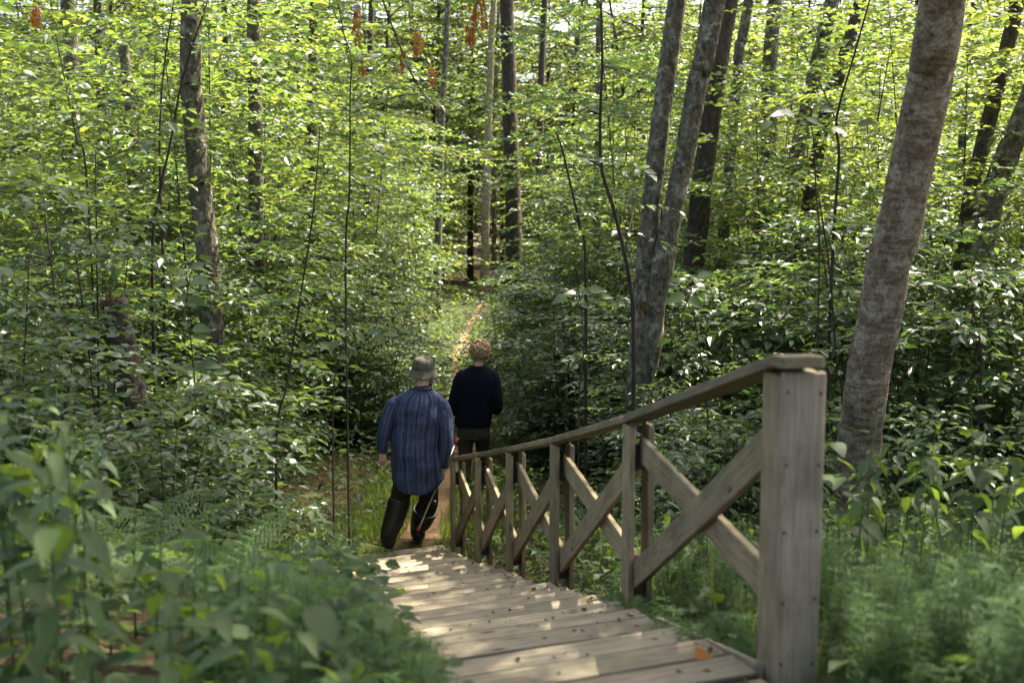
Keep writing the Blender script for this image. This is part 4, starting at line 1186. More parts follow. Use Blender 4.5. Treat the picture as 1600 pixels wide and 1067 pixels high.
# herbs behind the railing, beside the steps and along the path
EDGE = []
def herb(x, y, s, label, group, sz=1.0):
    if y > 14.5 and group == 'herbs along the path':
        EDGE.append((x, y, s)); return
    place(NETTLE_JOINED[rs.randrange(5)], 'leafy_herb', (x, y, tz(x, y)), rs.uniform(0, 6.28), s, label, 'plant', group, sz)
for i in range(140):
    y = rs.uniform(4.6, 12.5)
    x = rail_x(min(y, 10.7)) + 0.28 + rs.uniform(0, 1) ** 1.3 * (2.4 + 0.1 * y)
    if abs(x - 2.35) < 0.25 and abs(y - 7.8) < 0.4: continue
    herb(x, y, rs.uniform(0.55, 1.1) * (0.75 if y < 7 else 1), 'upright leafy herb ' + where(x, y), 'herbs behind the railing')
for i in range(75):
    y = rs.uniform(5.2, 12.5)
    x = min(-0.125 * y - 0.12, rail_x(min(y, 10.7)) - 1.30) - rs.uniform(0, 1) ** 1.5 * 2.2
    herb(x, y, rs.uniform(0.4, 0.8), 'low leafy herb ' + where(x, y), 'herbs left of the stairs')
for i in range(210):
    y = rs.uniform(11.2, 33)
    sd = rs.choice((-1, 1))
    x = path_x(y) + sd * (0.22 + rs.uniform(0, 1) ** 1.4 * 1.1)
    sh = rs.uniform(0.6, 1.1)
    if y < 14.2 and -1.5 < x < 0.05:
        if abs(x - path_x(y)) < 0.3: continue
        sh *= 0.45
    herb(x, y, sh, 'path side herb ' + where(x, y), 'herbs along the path')

g = Geo(); rng = np.random.default_rng(61)
for x, y, s_ in EDGE:                                     # far plants along the path that merge into one band
    o_ = np.array([x, y, tz(x, y)]); axis, lv = nettle_layout(rng, 0.75 * s_)
    add_tube(g, axis + o_, np.linspace(0.004, 0.002, 7), 3, cap=False)
    add_leaves(g, T_OV, [p + o_ for p, d, q_, _ in lv], [d for _, d, _, _ in lv], [[0, 0, 1]] * len(lv), [0.125 * q_ for _, _, q_, _ in lv], [0.07 * q_ for _, _, q_, _ in lv])
tag(mesh_obj('path_edge_growth', g.mesh('path_edge_growth', M_NETTLE)), 'band of leafy herbs closing in on the path beyond the walkers', 'undergrowth', kind='stuff')

# ------------------------------------------------------------------ horsetail carpet and mixed ground cover (uncountable)
def needle():
    v = np.array([[0, .5, 0], [0, -.5, 0], [.55, .4, .06], [.55, -.4, .06], [1, 0, -.10]])
    return v, np.array([(2, 3, 4)]), np.array([(0, 1, 3, 2)])
T_ND = needle()
def horsetail_field(name, label, spots, seed):
    rng = np.random.default_rng(seed)
    g = Geo(); P = []; D = []; L = []
    for x, y, h in spots:
        z = tz(x, y)
        ln = rng.normal(0, 0.10, 2)
        ax = np.array([(x + ln[0] * h * q * q, y + ln[1] * h * q * q, z + h * q) for q in (0, .5, 1)])
        add_tube(g, ax, [0.0022, 0.0018, 0.0008], 3, cap=False)
        nw = max(4, int(h / 0.032))
        for w in range(nw):
            q = 0.18 + 0.8 * w / nw
            p = np.array([x + ln[0] * h * q * q, y + ln[1] * h * q * q, z + h * q])
            m = 9
            a = rng.uniform(0, 6.28) + np.arange(m) * 2 * np.pi / m + rng.normal(0, .15, m)
            P.append(np.tile(p, (m, 1))); D.append(np.stack([np.cos(a), np.sin(a), rng.uniform(-.35, .3, m)], 1))
            L.append((0.10 * (1 - 0.72 * q) + 0.015) * rng.uniform(.7, 1.25, m))
    P, D, L = np.concatenate(P), np.concatenate(D), np.concatenate(L)
    add_leaves(g, T_ND, P, D, np.tile([0, 0, 1.0], (len(P), 1)) + rng.normal(0, .3, (len(P), 3)), L, np.full(len(P), 0.0044))
    o = mesh_obj(name, g.mesh(name, M_HORSE))
    tag(o, label, 'horsetail', kind='stuff')
rr = np.random.default_rng(77)
sp = []
for i in range(1150):
    y = rr.uniform(1.9, 6.6)
    x = rail_x(y) + 0.17 + rr.uniform(0, 1) * (0.48 * y - rail_x(y) + 0.4)
    sp.append((x, y, rr.uniform(0.2, 0.48)))
for i in range(160):                                     # spilling over the edge of the steps between the first posts
    y = rr.uniform(3.6, 5.6); sp.append((rail_x(y) + rr.uniform(-0.12, 0.3), y, rr.uniform(0.1, 0.25)))
horsetail_field('horsetail_carpet', 'soft feathery green horsetail carpet right of the near post', sp, 1)
sp = []
for i in range(650):
    y = rr.uniform(2.2, 6.8); px = rr.uniform(300, 720)
    x, h = env_height(px, y, ENV_L, 0, 0.34)
    if x > rail_x(y) - 0.98: continue
    if h > 0.08: sp.append((x, y, h * rr.uniform(.6, 1)))
horsetail_field('horsetail_growth', 'feathery horsetail growing between the left foreground nettles', sp, 2)

def ground_cover(n, seed):
    rng = np.random.default_rng(seed)
    y = 1.5 + 26 * rng.uniform(0, 1, n) ** 1.5
    x = rng.uniform(-0.5, 0.5, n) * y * 1.04
    rx = np.interp(y, RY, RX)
    free = np.where(y < 11, (x < rx - 1.10) | (x > rx + 0.14), np.abs(x - np.interp(y, PATH_PTS[:, 1], PATH_PTS[:, 0])) > np.where(y < 13.5, 0.22, 0.20) + rng.uniform(0, .15, n))
    free &= ~((y < 6.8) & (rng.uniform(0, 1, n) < 0.68))      # sparser where the taller foreground plants stand
    x, y = x[free], y[free]; m = len(x)
    # the same growth closing over the far part of the path
    k = 11000
    y2 = rng.uniform(14, 48, k); x2 = np.interp(y2, PATH_PTS[:, 1], PATH_PTS[:, 0]) + rng.normal(0, 1, k) * 0.9
    ok2 = np.abs(x2 - np.interp(y2, PATH_PTS[:, 1], PATH_PTS[:, 0])) > np.interp(y2, [14, 20, 26, 33, 40], [0.16, 0.06, 0.03, 0.06, 0.14])
    x, y = np.concatenate([x, x2[ok2]]), np.concatenate([y, y2[ok2]]); m = len(x)
    z = terrain(x, y) + rng.uniform(0.02, 0.30, m) * np.where(y > 14, 1.3, 1.0)
    a = rng.uniform(0, 6.28, m)
    g = Geo()
    L = rng.uniform(0.045, 0.12, m)
    add_leaves(g, T_OV, np.stack([x, y, z], 1), np.stack([np.cos(a), np.sin(a), rng.uniform(-.4, .3, m)], 1), np.tile([0, 0, 1.0], (m, 1)) + rng.normal(0, .35, (m, 3)), L, L * rng.uniform(.5, .85, m))
    tag(mesh_obj('ground_cover', g.mesh('ground_cover', M_NETTLE)), 'low leafy ground cover spread over the forest floor', 'ground cover', kind='stuff')
ground_cover(42000, 3)

# ------------------------------------------------------------------ people
def loft_mesh(name, rings, mat, seg=32, cap=(True, True), wr=0.0, seed=0, axis_frames=None):
    """rings: (centre, half width, half depth, tilt) around the vertical axis; u,v are in metres"""
    rng = np.random.default_rng(seed)
    me = bpy.data.meshes.new(name)
    bm = bmesh.new(); uvl = bm.loops.layers.uv.new('uv')
    a = np.linspace(0, 2 * np.pi, seg, endpoint=False) - math.pi / 2
    cs = [np.array(r[0], float) for r in rings]
    vv = [0.0]
    for p, q in zip(cs[:-1], cs[1:]): vv.append(vv[-1] + float(np.linalg.norm(q - p)))
    V = []
    ph = rng.uniform(0, 6.28, 6)
    for i, r in enumerate(rings):
        row = []
        f = r[3] if len(r) > 3 else (np.array([1.0, 0, 0]), np.array([0, 1.0, 0]))
        for t in a:
            k = 1 + wr * (math.sin(5 * t + ph[0] + 9 * vv[i]) + 0.7 * math.sin(9 * t + ph[1] - 14 * vv[i]) + 0.6 * math.sin(3 * t + ph[2] + 23 * vv[i]))
            row.append(bm.verts.new(cs[i] + f[0] * math.cos(t) * r[1] * k + f[1] * math.sin(t) * r[2] * k))
        V.append(row)
    rm = float(np.mean([(r[1] + r[2]) / 2 for r in rings]))
    for i in range(len(V) - 1):
        for j in range(seg):
            k = (j + 1) % seg
            fc = bm.faces.new((V[i][j], V[i][k], V[i + 1][k], V[i + 1][j]))
            us = (j, j + 1, j + 1, j); vs_ = (vv[i], vv[i], vv[i + 1], vv[i + 1])
            for l, u, w in zip(fc.loops, us, vs_):
                l[uvl].uv = (u / seg * 2 * math.pi * rm, w)
            fc.smooth = True
    if cap[0]: bm.faces.new(list(reversed(V[0])))
    if cap[1]: bm.faces.new(V[-1])
    bmesh.ops.recalc_face_normals(bm, faces=bm.faces[:])
    bm.to_mesh(me); bm.free()
    if mat: me.materials.append(mat)
    return me

def limb_rings(pts, radii, n=14, flat=1.0):
    ax = spline(pts, n)
    t = np.linspace(0, 1, len(radii)); rad = np.interp(np.linspace(0, 1, n), t, radii)
    tan = unit(np.gradient(ax, axis=0))
    ref = np.array([1.0, 0, 0]); out = []
    for p, d, r in zip(ax, tan, rad):
        s = unit(ref - d * np.dot(ref, d)); ref = s
        b = np.cross(d, s)
        out.append((p, r, r * flat, (s, b)))
    return out

def fuse(name, meshes, voxel, mat, smooth=4):
    bm = bmesh.new()
    for m in meshes:
        bm.from_mesh(m)
    me = bpy.data.meshes.new(name); bm.to_mesh(me); bm.free()
    o = bpy.data.objects.new(name + '_tmp', me); COL.objects.link(o)
    md = o.modifiers.new('r', 'REMESH'); md.mode = 'VOXEL'; md.voxel_size = voxel; md.use_smooth_shade = True
    ms = o.modifiers.new('s', 'SMOOTH'); ms.factor = 0.5; ms.iterations = smooth
    dg = bpy.context.evaluated_depsgraph_get(); dg.update()
    res = bpy.data.meshes.new_from_object(o.evaluated_get(dg))
    bpy.data.objects.remove(o)
    res.name = name; res.materials.clear(); res.materials.append(mat)
    for p in res.polygons: p.use_smooth = True
    return res

def ellipsoid(c, r, sub=3, rot=None):
    bm = bmesh.new(); bmesh.ops.create_icosphere(bm, subdivisions=sub, radius=1.0)
    M = Matrix.Translation(c) @ (rot or Matrix.Identity(4)) @ Matrix.Diagonal((*r, 1))
    bmesh.ops.transform(bm, matrix=M, verts=bm.verts)
    me = bpy.data.meshes.new('e'); bm.to_mesh(me); bm.free(); return me

def hand_meshes(wrist, d, palm_n, thumb_side, curl=0.8, s=1.0):
    """palm, four bent fingers of unequal length and a thumb at the side of the palm"""
    d = unit(d); pn = unit(np.array(palm_n) - d * np.dot(palm_n, d)); sd = np.cross(d, pn) * thumb_side
    out = [loft_mesh('h', limb_rings([wrist - d * 0.03, wrist + d * 0.02 * s, wrist + d * 0.09 * s], [0.026, 0.034 * s, 0.036 * s], 7), None, 12)]
    for k, L in enumerate((0.075, 0.085, 0.080, 0.062)):
        b = wrist + d * 0.085 * s + sd * (0.027 - 0.018 * k) * s
        p1 = b + d * L * 0.42 * s + pn * 0.012 * s * curl
        p2 = p1 + (d * (1 - 0.8 * curl) + pn * curl) * L * 0.34 * s
        p3 = p2 + (d * (0.4 - 1.2 * curl) + pn * (curl * 0.8)) * L * 0.28 * s
        out.append(loft_mesh('f', limb_rings([b - d * 0.015, p1, p2, p3], [0.0095, 0.009, 0.0085, 0.007], 9), None, 8))
    b = wrist + d * 0.03 * s + sd * 0.03 * s
    out.append(loft_mesh('t', limb_rings([b - sd * 0.01, b + d * 0.03 + sd * 0.022, b + d * 0.062 + sd * 0.02 + pn * 0.022 * curl], [0.012, 0.0105, 0.008], 7), None, 8))
    return out

def head_meshes(c, yaw=0.0, pitch=0.0, s=1.0):
    """skull, jaw, nose, ears, brow, lips; looks along +Y before rotation"""
    Rm = Matrix.Translation(c) @ Matrix.Rotation(yaw, 4, 'Z') @ Matrix.Rotation(pitch, 4, 'X')
    parts = [((0, -0.005, 0.02), (0.077, 0.098, 0.100)), ((0, 0.030, -0.055), (0.056, 0.062, 0.062)), ((0, 0.098, -0.012), (0.013, 0.020, 0.024)), ((0.079, -0.004, -0.008), (0.012, 0.022, 0.032)), ((-0.079, -0.004, -0.008), (0.012, 0.022, 0.032)),
             ((0, 0.080, 0.022), (0.055, 0.018, 0.012)), ((0, 0.084, -0.055), (0.024, 0.012, 0.008)), ((0, 0.070, -0.095), (0.025, 0.02, 0.016))]
    out = []
    for p, r in parts:
        p = Rm @ (Vector(p) * s)
        out.append(ellipsoid(p, tuple(x * s for x in r), 3, Matrix.Rotation(yaw, 4, 'Z') @ Matrix.Rotation(pitch, 4, 'X')))
    return out, Rm

def boot_mesh(top, ankle, toe_dir, r_top, r_shin, name='boot'):
    top, ankle = np.array(top), np.array(ankle); td = unit(np.array(toe_dir) * [1, 1, 0.0])
    shin = top * 0.45 + ankle * 0.55
    leg = loft_mesh(name, limb_rings([top, shin, ankle + [0, 0, 0.03], ankle + [0, 0, -0.07]], [r_top, r_shin, 0.084, 0.070], 14), None, 24)
    heel = ankle + np.array([0, 0, -0.065]) - td * 0.045
    foot = loft_mesh(name, limb_rings([heel - td * 0.03, heel + td * 0.05 + [0, 0, 0.012], heel + td * 0.14, heel + td * 0.225 - [0, 0, 0.012]], [0.044, 0.058, 0.058, 0.036], 12, 0.92), None, 20)
    return leg, foot, heel, td

def person_plaid():
    Y0 = 10.98
    org = at(648, 866, Y0)
    org.z = BOT + 0.012
    root = empty('person', org, 'walker in blue plaid shirt, olive bucket hat and black rubber boots', 'person')
    def q(px, py, dy=0.0): return np.array(at(px, py, Y0)) + np.array([0, dy, 0])
    sc = Y0 / F_PX
    # feet: left boot stands, right foot one step ahead
    la = q(607, 846); la[2] = org.z + 0.115
    ra = q(650, 856, 0.28); ra[2] = org.z + 0.11
    hipL, hipR = q(634, 738), q(666, 738)
    kneeL, kneeR = q(624, 782, 0.05), q(668, 786, 0.16)
    hc = q(663, 584, 0.06)
    heads, Rm = head_meshes(Vector(hc), yaw=R(-14), pitch=R(-8), s=1.0)
    shL, shR = q(620, 636), q(687, 638)
    elL, elR = q(601, 676, -0.03), q(698, 682, -0.04)
    wrL, wrR = q(597, 707, 0.02), q(692, 731, 0.02)
    body = heads + [
        loft_mesh('n', limb_rings([q(662, 588, 0.04), q(660, 604, 0.01), q(655, 622)], [0.056, 0.060, 0.085], 8), None, 16),
        loft_mesh('t', [(q(655, 614), 0.12, 0.07), (q(653, 626), 0.16, 0.10), (q(650, 660), 0.19, 0.12), (q(650, 705), 0.17, 0.115), (q(650, 735), 0.185, 0.12), (q(650, 750), 0.15, 0.11)], None, 24),
        loft_mesh('a', limb_rings([shL, elL, wrL], [0.052, 0.044, 0.030], 12), None, 14), loft_mesh('a', limb_rings([shR, elR, wrR], [0.052, 0.044, 0.030], 12), None, 14),
        loft_mesh('l', limb_rings([hipL, kneeL, la], [0.082, 0.058, 0.045], 14), None, 16), loft_mesh('l', limb_rings([hipR, kneeR, ra], [0.082, 0.058, 0.045], 14), None, 16)]
    body += hand_meshes(wrL, np.array([-0.05, 0.12, -1.0]), np.array([0.5, 0.6, 0]), 1, 0.55, 1.05)
    pole_d = unit(q(721, 690) - q(661, 822))
    body += hand_meshes(wrR, np.array([-0.12, 0.12, -1.0]), np.array([-0.5, 0.7, 0]), -1, 0.95, 1.05)
    mesh_obj('body', fuse('body', body, 0.0075, M_SKIN, 3), None, root)
    # shirt
    R_ = [(q(661, 602, 0.02), 0.062, 0.070), (q(661, 607, 0.01), 0.085, 0.080), (q(659, 611), 0.138, 0.095), (q(657, 616), 0.205, 0.112), (q(655, 624), 0.246, 0.130), (q(653, 636), 0.252, 0.146), (q(651, 650), 0.252, 0.152), (q(650, 668), 0.244, 0.152), (q(649, 692), 0.238, 0.154), (q(649, 716), 0.240, 0.160), (q(650, 738), 0.246, 0.166), (q(651, 753), 0.248, 0.168), (q(652, 764), 0.246, 0.166)]
    R_ = R_[::-1]
    dense = []
    C = np.array([r[0] for r in R_]); Cs = spline(C, 40)
    for i, c in enumerate(Cs):
        t = i / 39 * (len(R_) - 1)
        dense.append((c, float(np.interp(t, range(len(R_)), [r[1] for r in R_])), float(np.interp(t, range(len(R_)), [r[2] for r in R_]))))
    me = loft_mesh('shirt', dense, M_PLAID, 72, (False, False), 0.013, 3)
    wob = np.random.default_rng(17).uniform(0, 6.28, 8)
    for v in me.vertices:                               # folds hanging from the yoke and pulling across the back
        dx = v.co.x - C[0][0]; zz = v.co.z - C[0][2]
        hang = min(1.0, max(0.0, (0.80 - zz) / 0.5))
        f = 0.013 * hang * math.sin(34 * dx + wob[0] + 2.0 * zz) + 0.009 * hang * math.sin(61 * dx + wob[1] - 4 * zz) + 0.010 * math.sin(13 * zz + 9 * dx + wob[2]) + 0.007 * math.sin(29 * zz - 14 * dx + wob[3])
        v.co.y += f * (1 if v.co.y > C[0][1] else -1); v.co.x += 0.5 * f * (1 if dx > 0 else -1)
    for v in me.vertices:                                # curved shirt tail, lower at the back and front than at the sides
        zz = v.co.z - C[0][2]
        if zz < 0.10:
            ang = abs(v.co.x - C[0][0]) / 0.25
            v.co.z += (0.10 - zz) / 0.10 * (0.11 * min(1, ang) ** 3 - 0.02)
    shirt = mesh_obj('shirt', me, None, root)
    sm = shirt.modifiers.new('thickness', 'SOLIDIFY'); sm.thickness = 0.004
    for nm, pts, seed in (('sleeve', [q(631, 627), q(613, 635), elL, wrL + [0, 0, 0.01]], 4), ('sleeve', [q(676, 628), q(692, 637), elR, wrR + [0, 0, 0.01]], 5)):
        sl = mesh_obj(nm, loft_mesh(nm, limb_rings(pts, [0.045, 0.066, 0.074, 0.074, 0.070, 0.064, 0.058, 0.050], 28), M_PLAID, 28, (False, False), 0.040, seed), None, root)
        s2 = sl.modifiers.new('thickness', 'SOLIDIFY'); s2.thickness = 0.004
    col = loft_mesh('collar', [(q(661, 607, 0.005), 0.088, 0.084), (q(661.5, 604, 0.02), 0.080, 0.082), (q(662, 601.5, 0.03), 0.074, 0.080), (q(662, 606, 0.012), 0.098, 0.100)], M_PLAID, 28, (False, False))
    mesh_obj('collar', col, None, shirt)
    yoke = loft_mesh('yoke_seam', [(q(652.5, 634) + [0, 0, k * 0.004], 0.2505, 0.1455) for k in (0, 1)], M_YOKE, 56, (False, False), 0.013, 3)
    mesh_obj('yoke_seam', yoke, None, shirt)
    # trousers
    tr = [loft_mesh('t', [(q(650, 728), 0.175, 0.125), (q(650, 742), 0.18, 0.13), (q(650, 754), 0.165, 0.12)], None, 24),
          loft_mesh('t', limb_rings([hipL + [0, 0, 0.02], kneeL, kneeL * 0.72 + la * 0.28], [0.104, 0.100, 0.100], 12), None, 20),
          loft_mesh('t', limb_rings([hipR + [0, 0, 0.02], kneeR, kneeR * 0.60 + ra * 0.40], [0.104, 0.098, 0.108], 12), None, 20)]
    mesh_obj('trousers', fuse('trousers', tr, 0.011, M_TROUSER, 3), None, root)
    for kn, an, td, t0, rt, rsn in ((kneeL, la, (-0.25, 1, 0), 0.0, 0.112, 0.104), (kneeR, ra, (0.1, 1, 0), 0.36, 0.126, 0.112)):
        top = kn * (1 - t0) + an * t0
        leg, foot, heel, tdv = boot_mesh(top, an, td, rt, rsn)
        b = mesh_obj('boot', fuse('boot', [leg, foot], 0.009, M_BOOT, 2), None, root)
        c = Vector(heel + tdv * 0.095); c.z = an[2] - 0.105
        board('sole', c - Vector(tdv) * 0.135, c + Vector(tdv) * 0.135, 0.088, 0.022, (0, 0, 1), M_BLACKP, b, 0.008)
        sb = loft_mesh('strap', limb_rings([top + (an - top) * 0.10, top + (an - top) * 0.16], [rt * 1.02, rt * 1.01], 3), M_BLACKP, 24, (False, False))
        mesh_obj('strap', sb, None, b)
    # bucket hat
    prof = [(0.150, -0.050), (0.146, -0.046), (0.128, -0.010), (0.112, 0.016), (0.108, 0.030), (0.104, 0.075), (0.092, 0.108), (0.070, 0.124), (0.035, 0.131), (0.004, 0.133)]
    rr_ = [(np.array([0, 0, z]), r * 0.97, r * 1.10) for r, z in prof]
    hm = loft_mesh('hat', rr_, M_HAT, 36, (False, True), 0.006, 8)
    mwH = Matrix.Translation(Vector(q(661, 578, 0.055))) @ Matrix.Rotation(R(-14), 4, 'Z') @ Matrix.Rotation(R(9), 4, 'X') @ Matrix.Rotation(R(6), 4, 'Y')
    hat = mesh_obj('hat', hm, None, root, mwH)
    h2 = hat.modifiers.new('thickness', 'SOLIDIFY'); h2.thickness = 0.004
    bd = loft_mesh('hat_band', [(np.array([0, 0, z]), r * 0.97 + 0.003, r * 1.10 + 0.003) for r, z in ((0.112, 0.018), (0.1075, 0.042))], M_HATBAND, 36, (False, False))
    mesh_obj('hat_band', bd, None, hat, mwH)
    for k in range(6):
        a = k * math.pi / 3 + 0.2
        g = Geo(); add_tube(g, [(math.cos(a) * r * 0.97, math.sin(a) * r * 1.10, z + 0.001) for r, z in prof[4:]], 0.0028, 4)
        mesh_obj('seam', g.mesh('seam', M_HATBAND), None, hat, mwH)
    # grey hair at the nape and beard edge
    g = Geo(); rng = np.random.default_rng(3)
    for k in range(260):
        a = rng.uniform(-math.pi * 1.02, 0.02)
        p = Rm @ Vector((math.cos(a) * 0.080, math.sin(a) * 0.098 + 0.0, rng.uniform(-0.045, 0.02)))
        d = Rm.to_3x3() @ Vector((math.cos(a) * 0.3, math.sin(a) * 0.2, -1))
        add_tube(g, [p, p + d * 0.02, p + d * 0.038], [0.0022, 0.002, 0.0006], 3)
    for k in range(160):
        a = rng.uniform(0.05, math.pi - 0.05)
        p = Rm @ Vector((math.cos(a) * 0.060, 0.03 + math.sin(a) * 0.060, -0.07 + rng.uniform(-0.03, 0.02)))
        d = Rm.to_3x3() @ Vector((math.cos(a) * 0.6, math.sin(a) * 0.6, -0.8))
        add_tube(g, [p, p + d * 0.02, p + d * 0.036], [0.003, 0.0025, 0.0006], 3)
    o = mesh_obj('hair', g.mesh('hair', M_GREYHAIR, True), None, root)
    for s in (-1, 1):
        p = Rm @ Vector((s * 0.031, 0.084, 0.0))
        mesh_obj('eye', ellipsoid(p, (0.011, 0.011, 0.011), 2), M_STEEL if False else M_FLOWER, root)
    # silver pole with red ends carried in the right hand
    hand = wrR + np.array([-0.012, 0.02, -0.09])
    e0, e1 = q(661, 823, -0.20), q(721, 688, 0.10)
    dd = unit(e1 - e0); L = float(np.linalg.norm(e1 - e0))
    mid = hand + np.array([-0.005, 0.012, 0.0])
    t0 = float(np.dot(mid - e0, dd)); sh = mid - (e0 + dd * t0); e0 = e0 + sh; e1 = e1 + sh
    rt = empty('carrying_pole', Vector(e0), 'thin silver pole with red ends held in right hand of plaid shirted walker', 'pole')
    def seg(nm, a, b, r, m):
        g = Geo(); add_tube(g, [e0 + dd * L * a, e0 + dd * L * (a + b) / 2, e0 + dd * L * b], r, 10); return mesh_obj(nm, g.mesh(nm, m, True), None, rt)
    seg('shaft', 0.05, 0.93, 0.0085, M_STEEL); seg('red_tip', 0.0, 0.05, 0.016, M_RED); seg('red_end', 0.93, 1.0, 0.014, M_RED); seg('grip', 0.44, 0.60, 0.013, M_BLACKP)
    pr = e0 + dd * L * 0.30 + np.array([0.03, 0.01, 0])
    rl = mesh_obj('reel', loft_mesh('reel', limb_rings([pr - [0.02, 0, 0], pr + [0.03, 0, 0]], [0.024, 0.024], 4), M_BLACKP, 16), None, rt)
    mesh_obj('reel_foot', ellipsoid(Vector(pr - np.array([0.025, 0.005, 0])), (0.012, 0.01, 0.03), 2), M_BLACKP, rt)
person_plaid()

def person_sweater():
    Y0 = 13.5
    org = at(742, 750, Y0); org.z = BOT + 0.012
    root = empty('person', org, 'curly haired walker in dark navy sweater ahead on the path', 'person')
    def q(px, py, dy=0.0): return np.array(at(px, py, Y0)) + np.array([0, dy, 0])
    hc = q(750, 550, 0.03)
    heads, Rm = head_meshes(Vector(hc), yaw=R(8), pitch=R(-10), s=0.97)
    shL, shR = q(719, 586), q(772, 586)
    elL, elR = q(707, 636, -0.03), q(778, 636, -0.03)
    wrL, wrR = q(714, 650, 0.22), q(769, 646, 0.22)
    hipL, hipR = q(728, 676), q(753, 676)
    la = q(726, 742, -0.06); la[2] = org.z + 0.11
    ra = q(755, 742, 0.20); ra[2] = org.z + 0.11
    kL, kR = (hipL + la) / 2 + [0, 0.05, 0.02], (hipR + ra) / 2 + [0, 0.06, 0.02]
    body = heads + [loft_mesh('n', limb_rings([q(749, 556, 0.02), q(748, 570), q(746, 584)], [0.050, 0.052, 0.07], 8), None, 16),
        loft_mesh('t', [(q(746, 578), 0.10, 0.06), (q(745, 588), 0.18, 0.09), (q(744, 620), 0.165, 0.10), (q(741, 650), 0.14, 0.095), (q(740, 672), 0.15, 0.10), (q(740, 682), 0.13, 0.09)], None, 24),
        loft_mesh('a', limb_rings([shL, elL, wrL], [0.045, 0.038, 0.026], 12), None, 14), loft_mesh('a', limb_rings([shR, elR, wrR], [0.045, 0.038, 0.026], 12), None, 14),
        loft_mesh('l', limb_rings([hipL, kL, la], [0.075, 0.052, 0.04], 14), None, 16), loft_mesh('l', limb_rings([hipR, kR, ra], [0.075, 0.052, 0.04], 14), None, 16)]
    body += hand_meshes(wrL, np.array([0.1, 1.0, 0.1]), np.array([0.9, 0, -0.3]), 1, 0.95, 0.95)
    body += hand_meshes(wrR, np.array([-0.3, 1.0, 0.1]), np.array([-0.9, 0, -0.3]), -1, 0.7, 0.95)
    mesh_obj('body', fuse('body', body, 0.0075, M_SKIN, 3), None, root)
    sw = [loft_mesh('s', [(q(739, 664), 0.205, 0.135), (q(739, 658), 0.222, 0.14), (q(741, 640), 0.226, 0.14), (q(744, 612), 0.238, 0.14), (q(745, 594), 0.245, 0.13), (q(746, 584), 0.225, 0.112), (q(747, 577), 0.165, 0.092), (q(748, 571), 0.085, 0.075)], None, 32, (True, True), 0.008, 9),
          loft_mesh('s', limb_rings([q(732, 588), shL + [0.0, 0, -0.03], elL, wrL], [0.045, 0.068, 0.068, 0.062, 0.052, 0.042], 18), None, 18, (True, True), 0.02, 2),
          loft_mesh('s', limb_rings([q(760, 588), shR + [-0.0, 0, -0.03], elR, wrR], [0.045, 0.068, 0.068, 0.062, 0.052, 0.042], 18), None, 18, (True, True), 0.02, 6)]
    mesh_obj('sweater', fuse('sweater', sw, 0.010, M_SWEATER, 3), None, root)
    hem = mesh_obj('hem', loft_mesh('hem', [(q(739, 666), 0.207, 0.137), (q(739, 663.5), 0.213, 0.142), (q(739, 660), 0.224, 0.146)], M_SWEATER, 32, (False, False)), None, root)
    tr = [loft_mesh('t', [(q(740, 656), 0.175, 0.12), (q(740, 672), 0.195, 0.135), (q(740, 686), 0.180, 0.125)], None, 24),
          loft_mesh('t', limb_rings([hipL, kL, la], [0.105, 0.085, 0.070], 12), None, 20), loft_mesh('t', limb_rings([hipR, kR, ra], [0.105, 0.085, 0.070], 12), None, 20)]
    mesh_obj('trousers', fuse('trousers', tr, 0.011, M_TROUSER2, 3), None, root)
    for an, kn in ((la, kL), (ra, kR)):
        leg, foot, heel, tdv = boot_mesh(an * 0.6 + kn * 0.4, an, (0, 1, 0), 0.078, 0.072)
        b = mesh_obj('boot', fuse('boot', [leg, foot], 0.009, M_BOOT, 2), None, root)
        c = Vector(heel + tdv * 0.095); c.z = an[2] - 0.103
        board('sole', c - Vector(tdv) * 0.13, c + Vector(tdv) * 0.13, 0.085, 0.02, (0, 0, 1), M_BLACKP, b, 0.006)
    # curly hair
    g = Geo(); rng = np.random.default_rng(12)
    for k in range(330):
        while True:
            n = unit(rng.normal(0, 1, 3))
            if n[2] > (-0.85 if n[1] < 0.1 else -0.4) and not (n[1] > 0.35 and n[2] < 0.35): break
        base = np.array([0, -0.010, 0.014]) + n * np.array([0.108, 0.118, 0.122]) * rng.uniform(0.86, 1.10)
        u = unit(np.cross(n, rng.normal(0, 1, 3))); w = np.cross(n, u)
        rr2 = rng.uniform(0.013, 0.026); tt = np.linspace(0, rng.uniform(3.5, 6.0), 7)
        c = [np.array(Rm @ Vector(base + u * math.cos(t) * rr2 + w * math.sin(t) * rr2 + n * 0.003 * t)) for t in tt]
        add_tube(g, c, np.linspace(0.0085, 0.004, 7), 5)
    cap = ellipsoid(Rm @ Vector((0, -0.010, 0.026)), (0.094, 0.104, 0.106), 3)
    v = np.array([x.co[:] for x in cap.vertices]); f = np.array([list(p.vertices) for p in cap.polygons])
    loc = np.array([(Rm.inverted() @ Vector(x))[:] for x in v])
    keep = [t for t in f if all(not (loc[i][1] > 0.045 and loc[i][2] < 0.06) and loc[i][2] > -0.06 for i in t)]
    g.add(v, keep)
    mesh_obj('hair', g.mesh('hair', M_HAIR, True), None, root)
    for s in (-1, 1):
        mesh_obj('eye', ellipsoid(Rm @ Vector((s * 0.030, 0.081, 0.0)), (0.011, 0.011, 0.011), 2), M_FLOWER, root)
    # fishing rod held upright in the left hand
    hd = wrL + np.array([0.02, 0.075, 0.0])
    up = unit(np.array([0.075, 0.05, 1.0]))
    lo, hi = hd - up * 0.42, hd + up * 0.84
    rt = empty('fishing_rod', Vector(lo), 'slim upright rod with green ring held by the walker in the sweater', 'fishing rod')
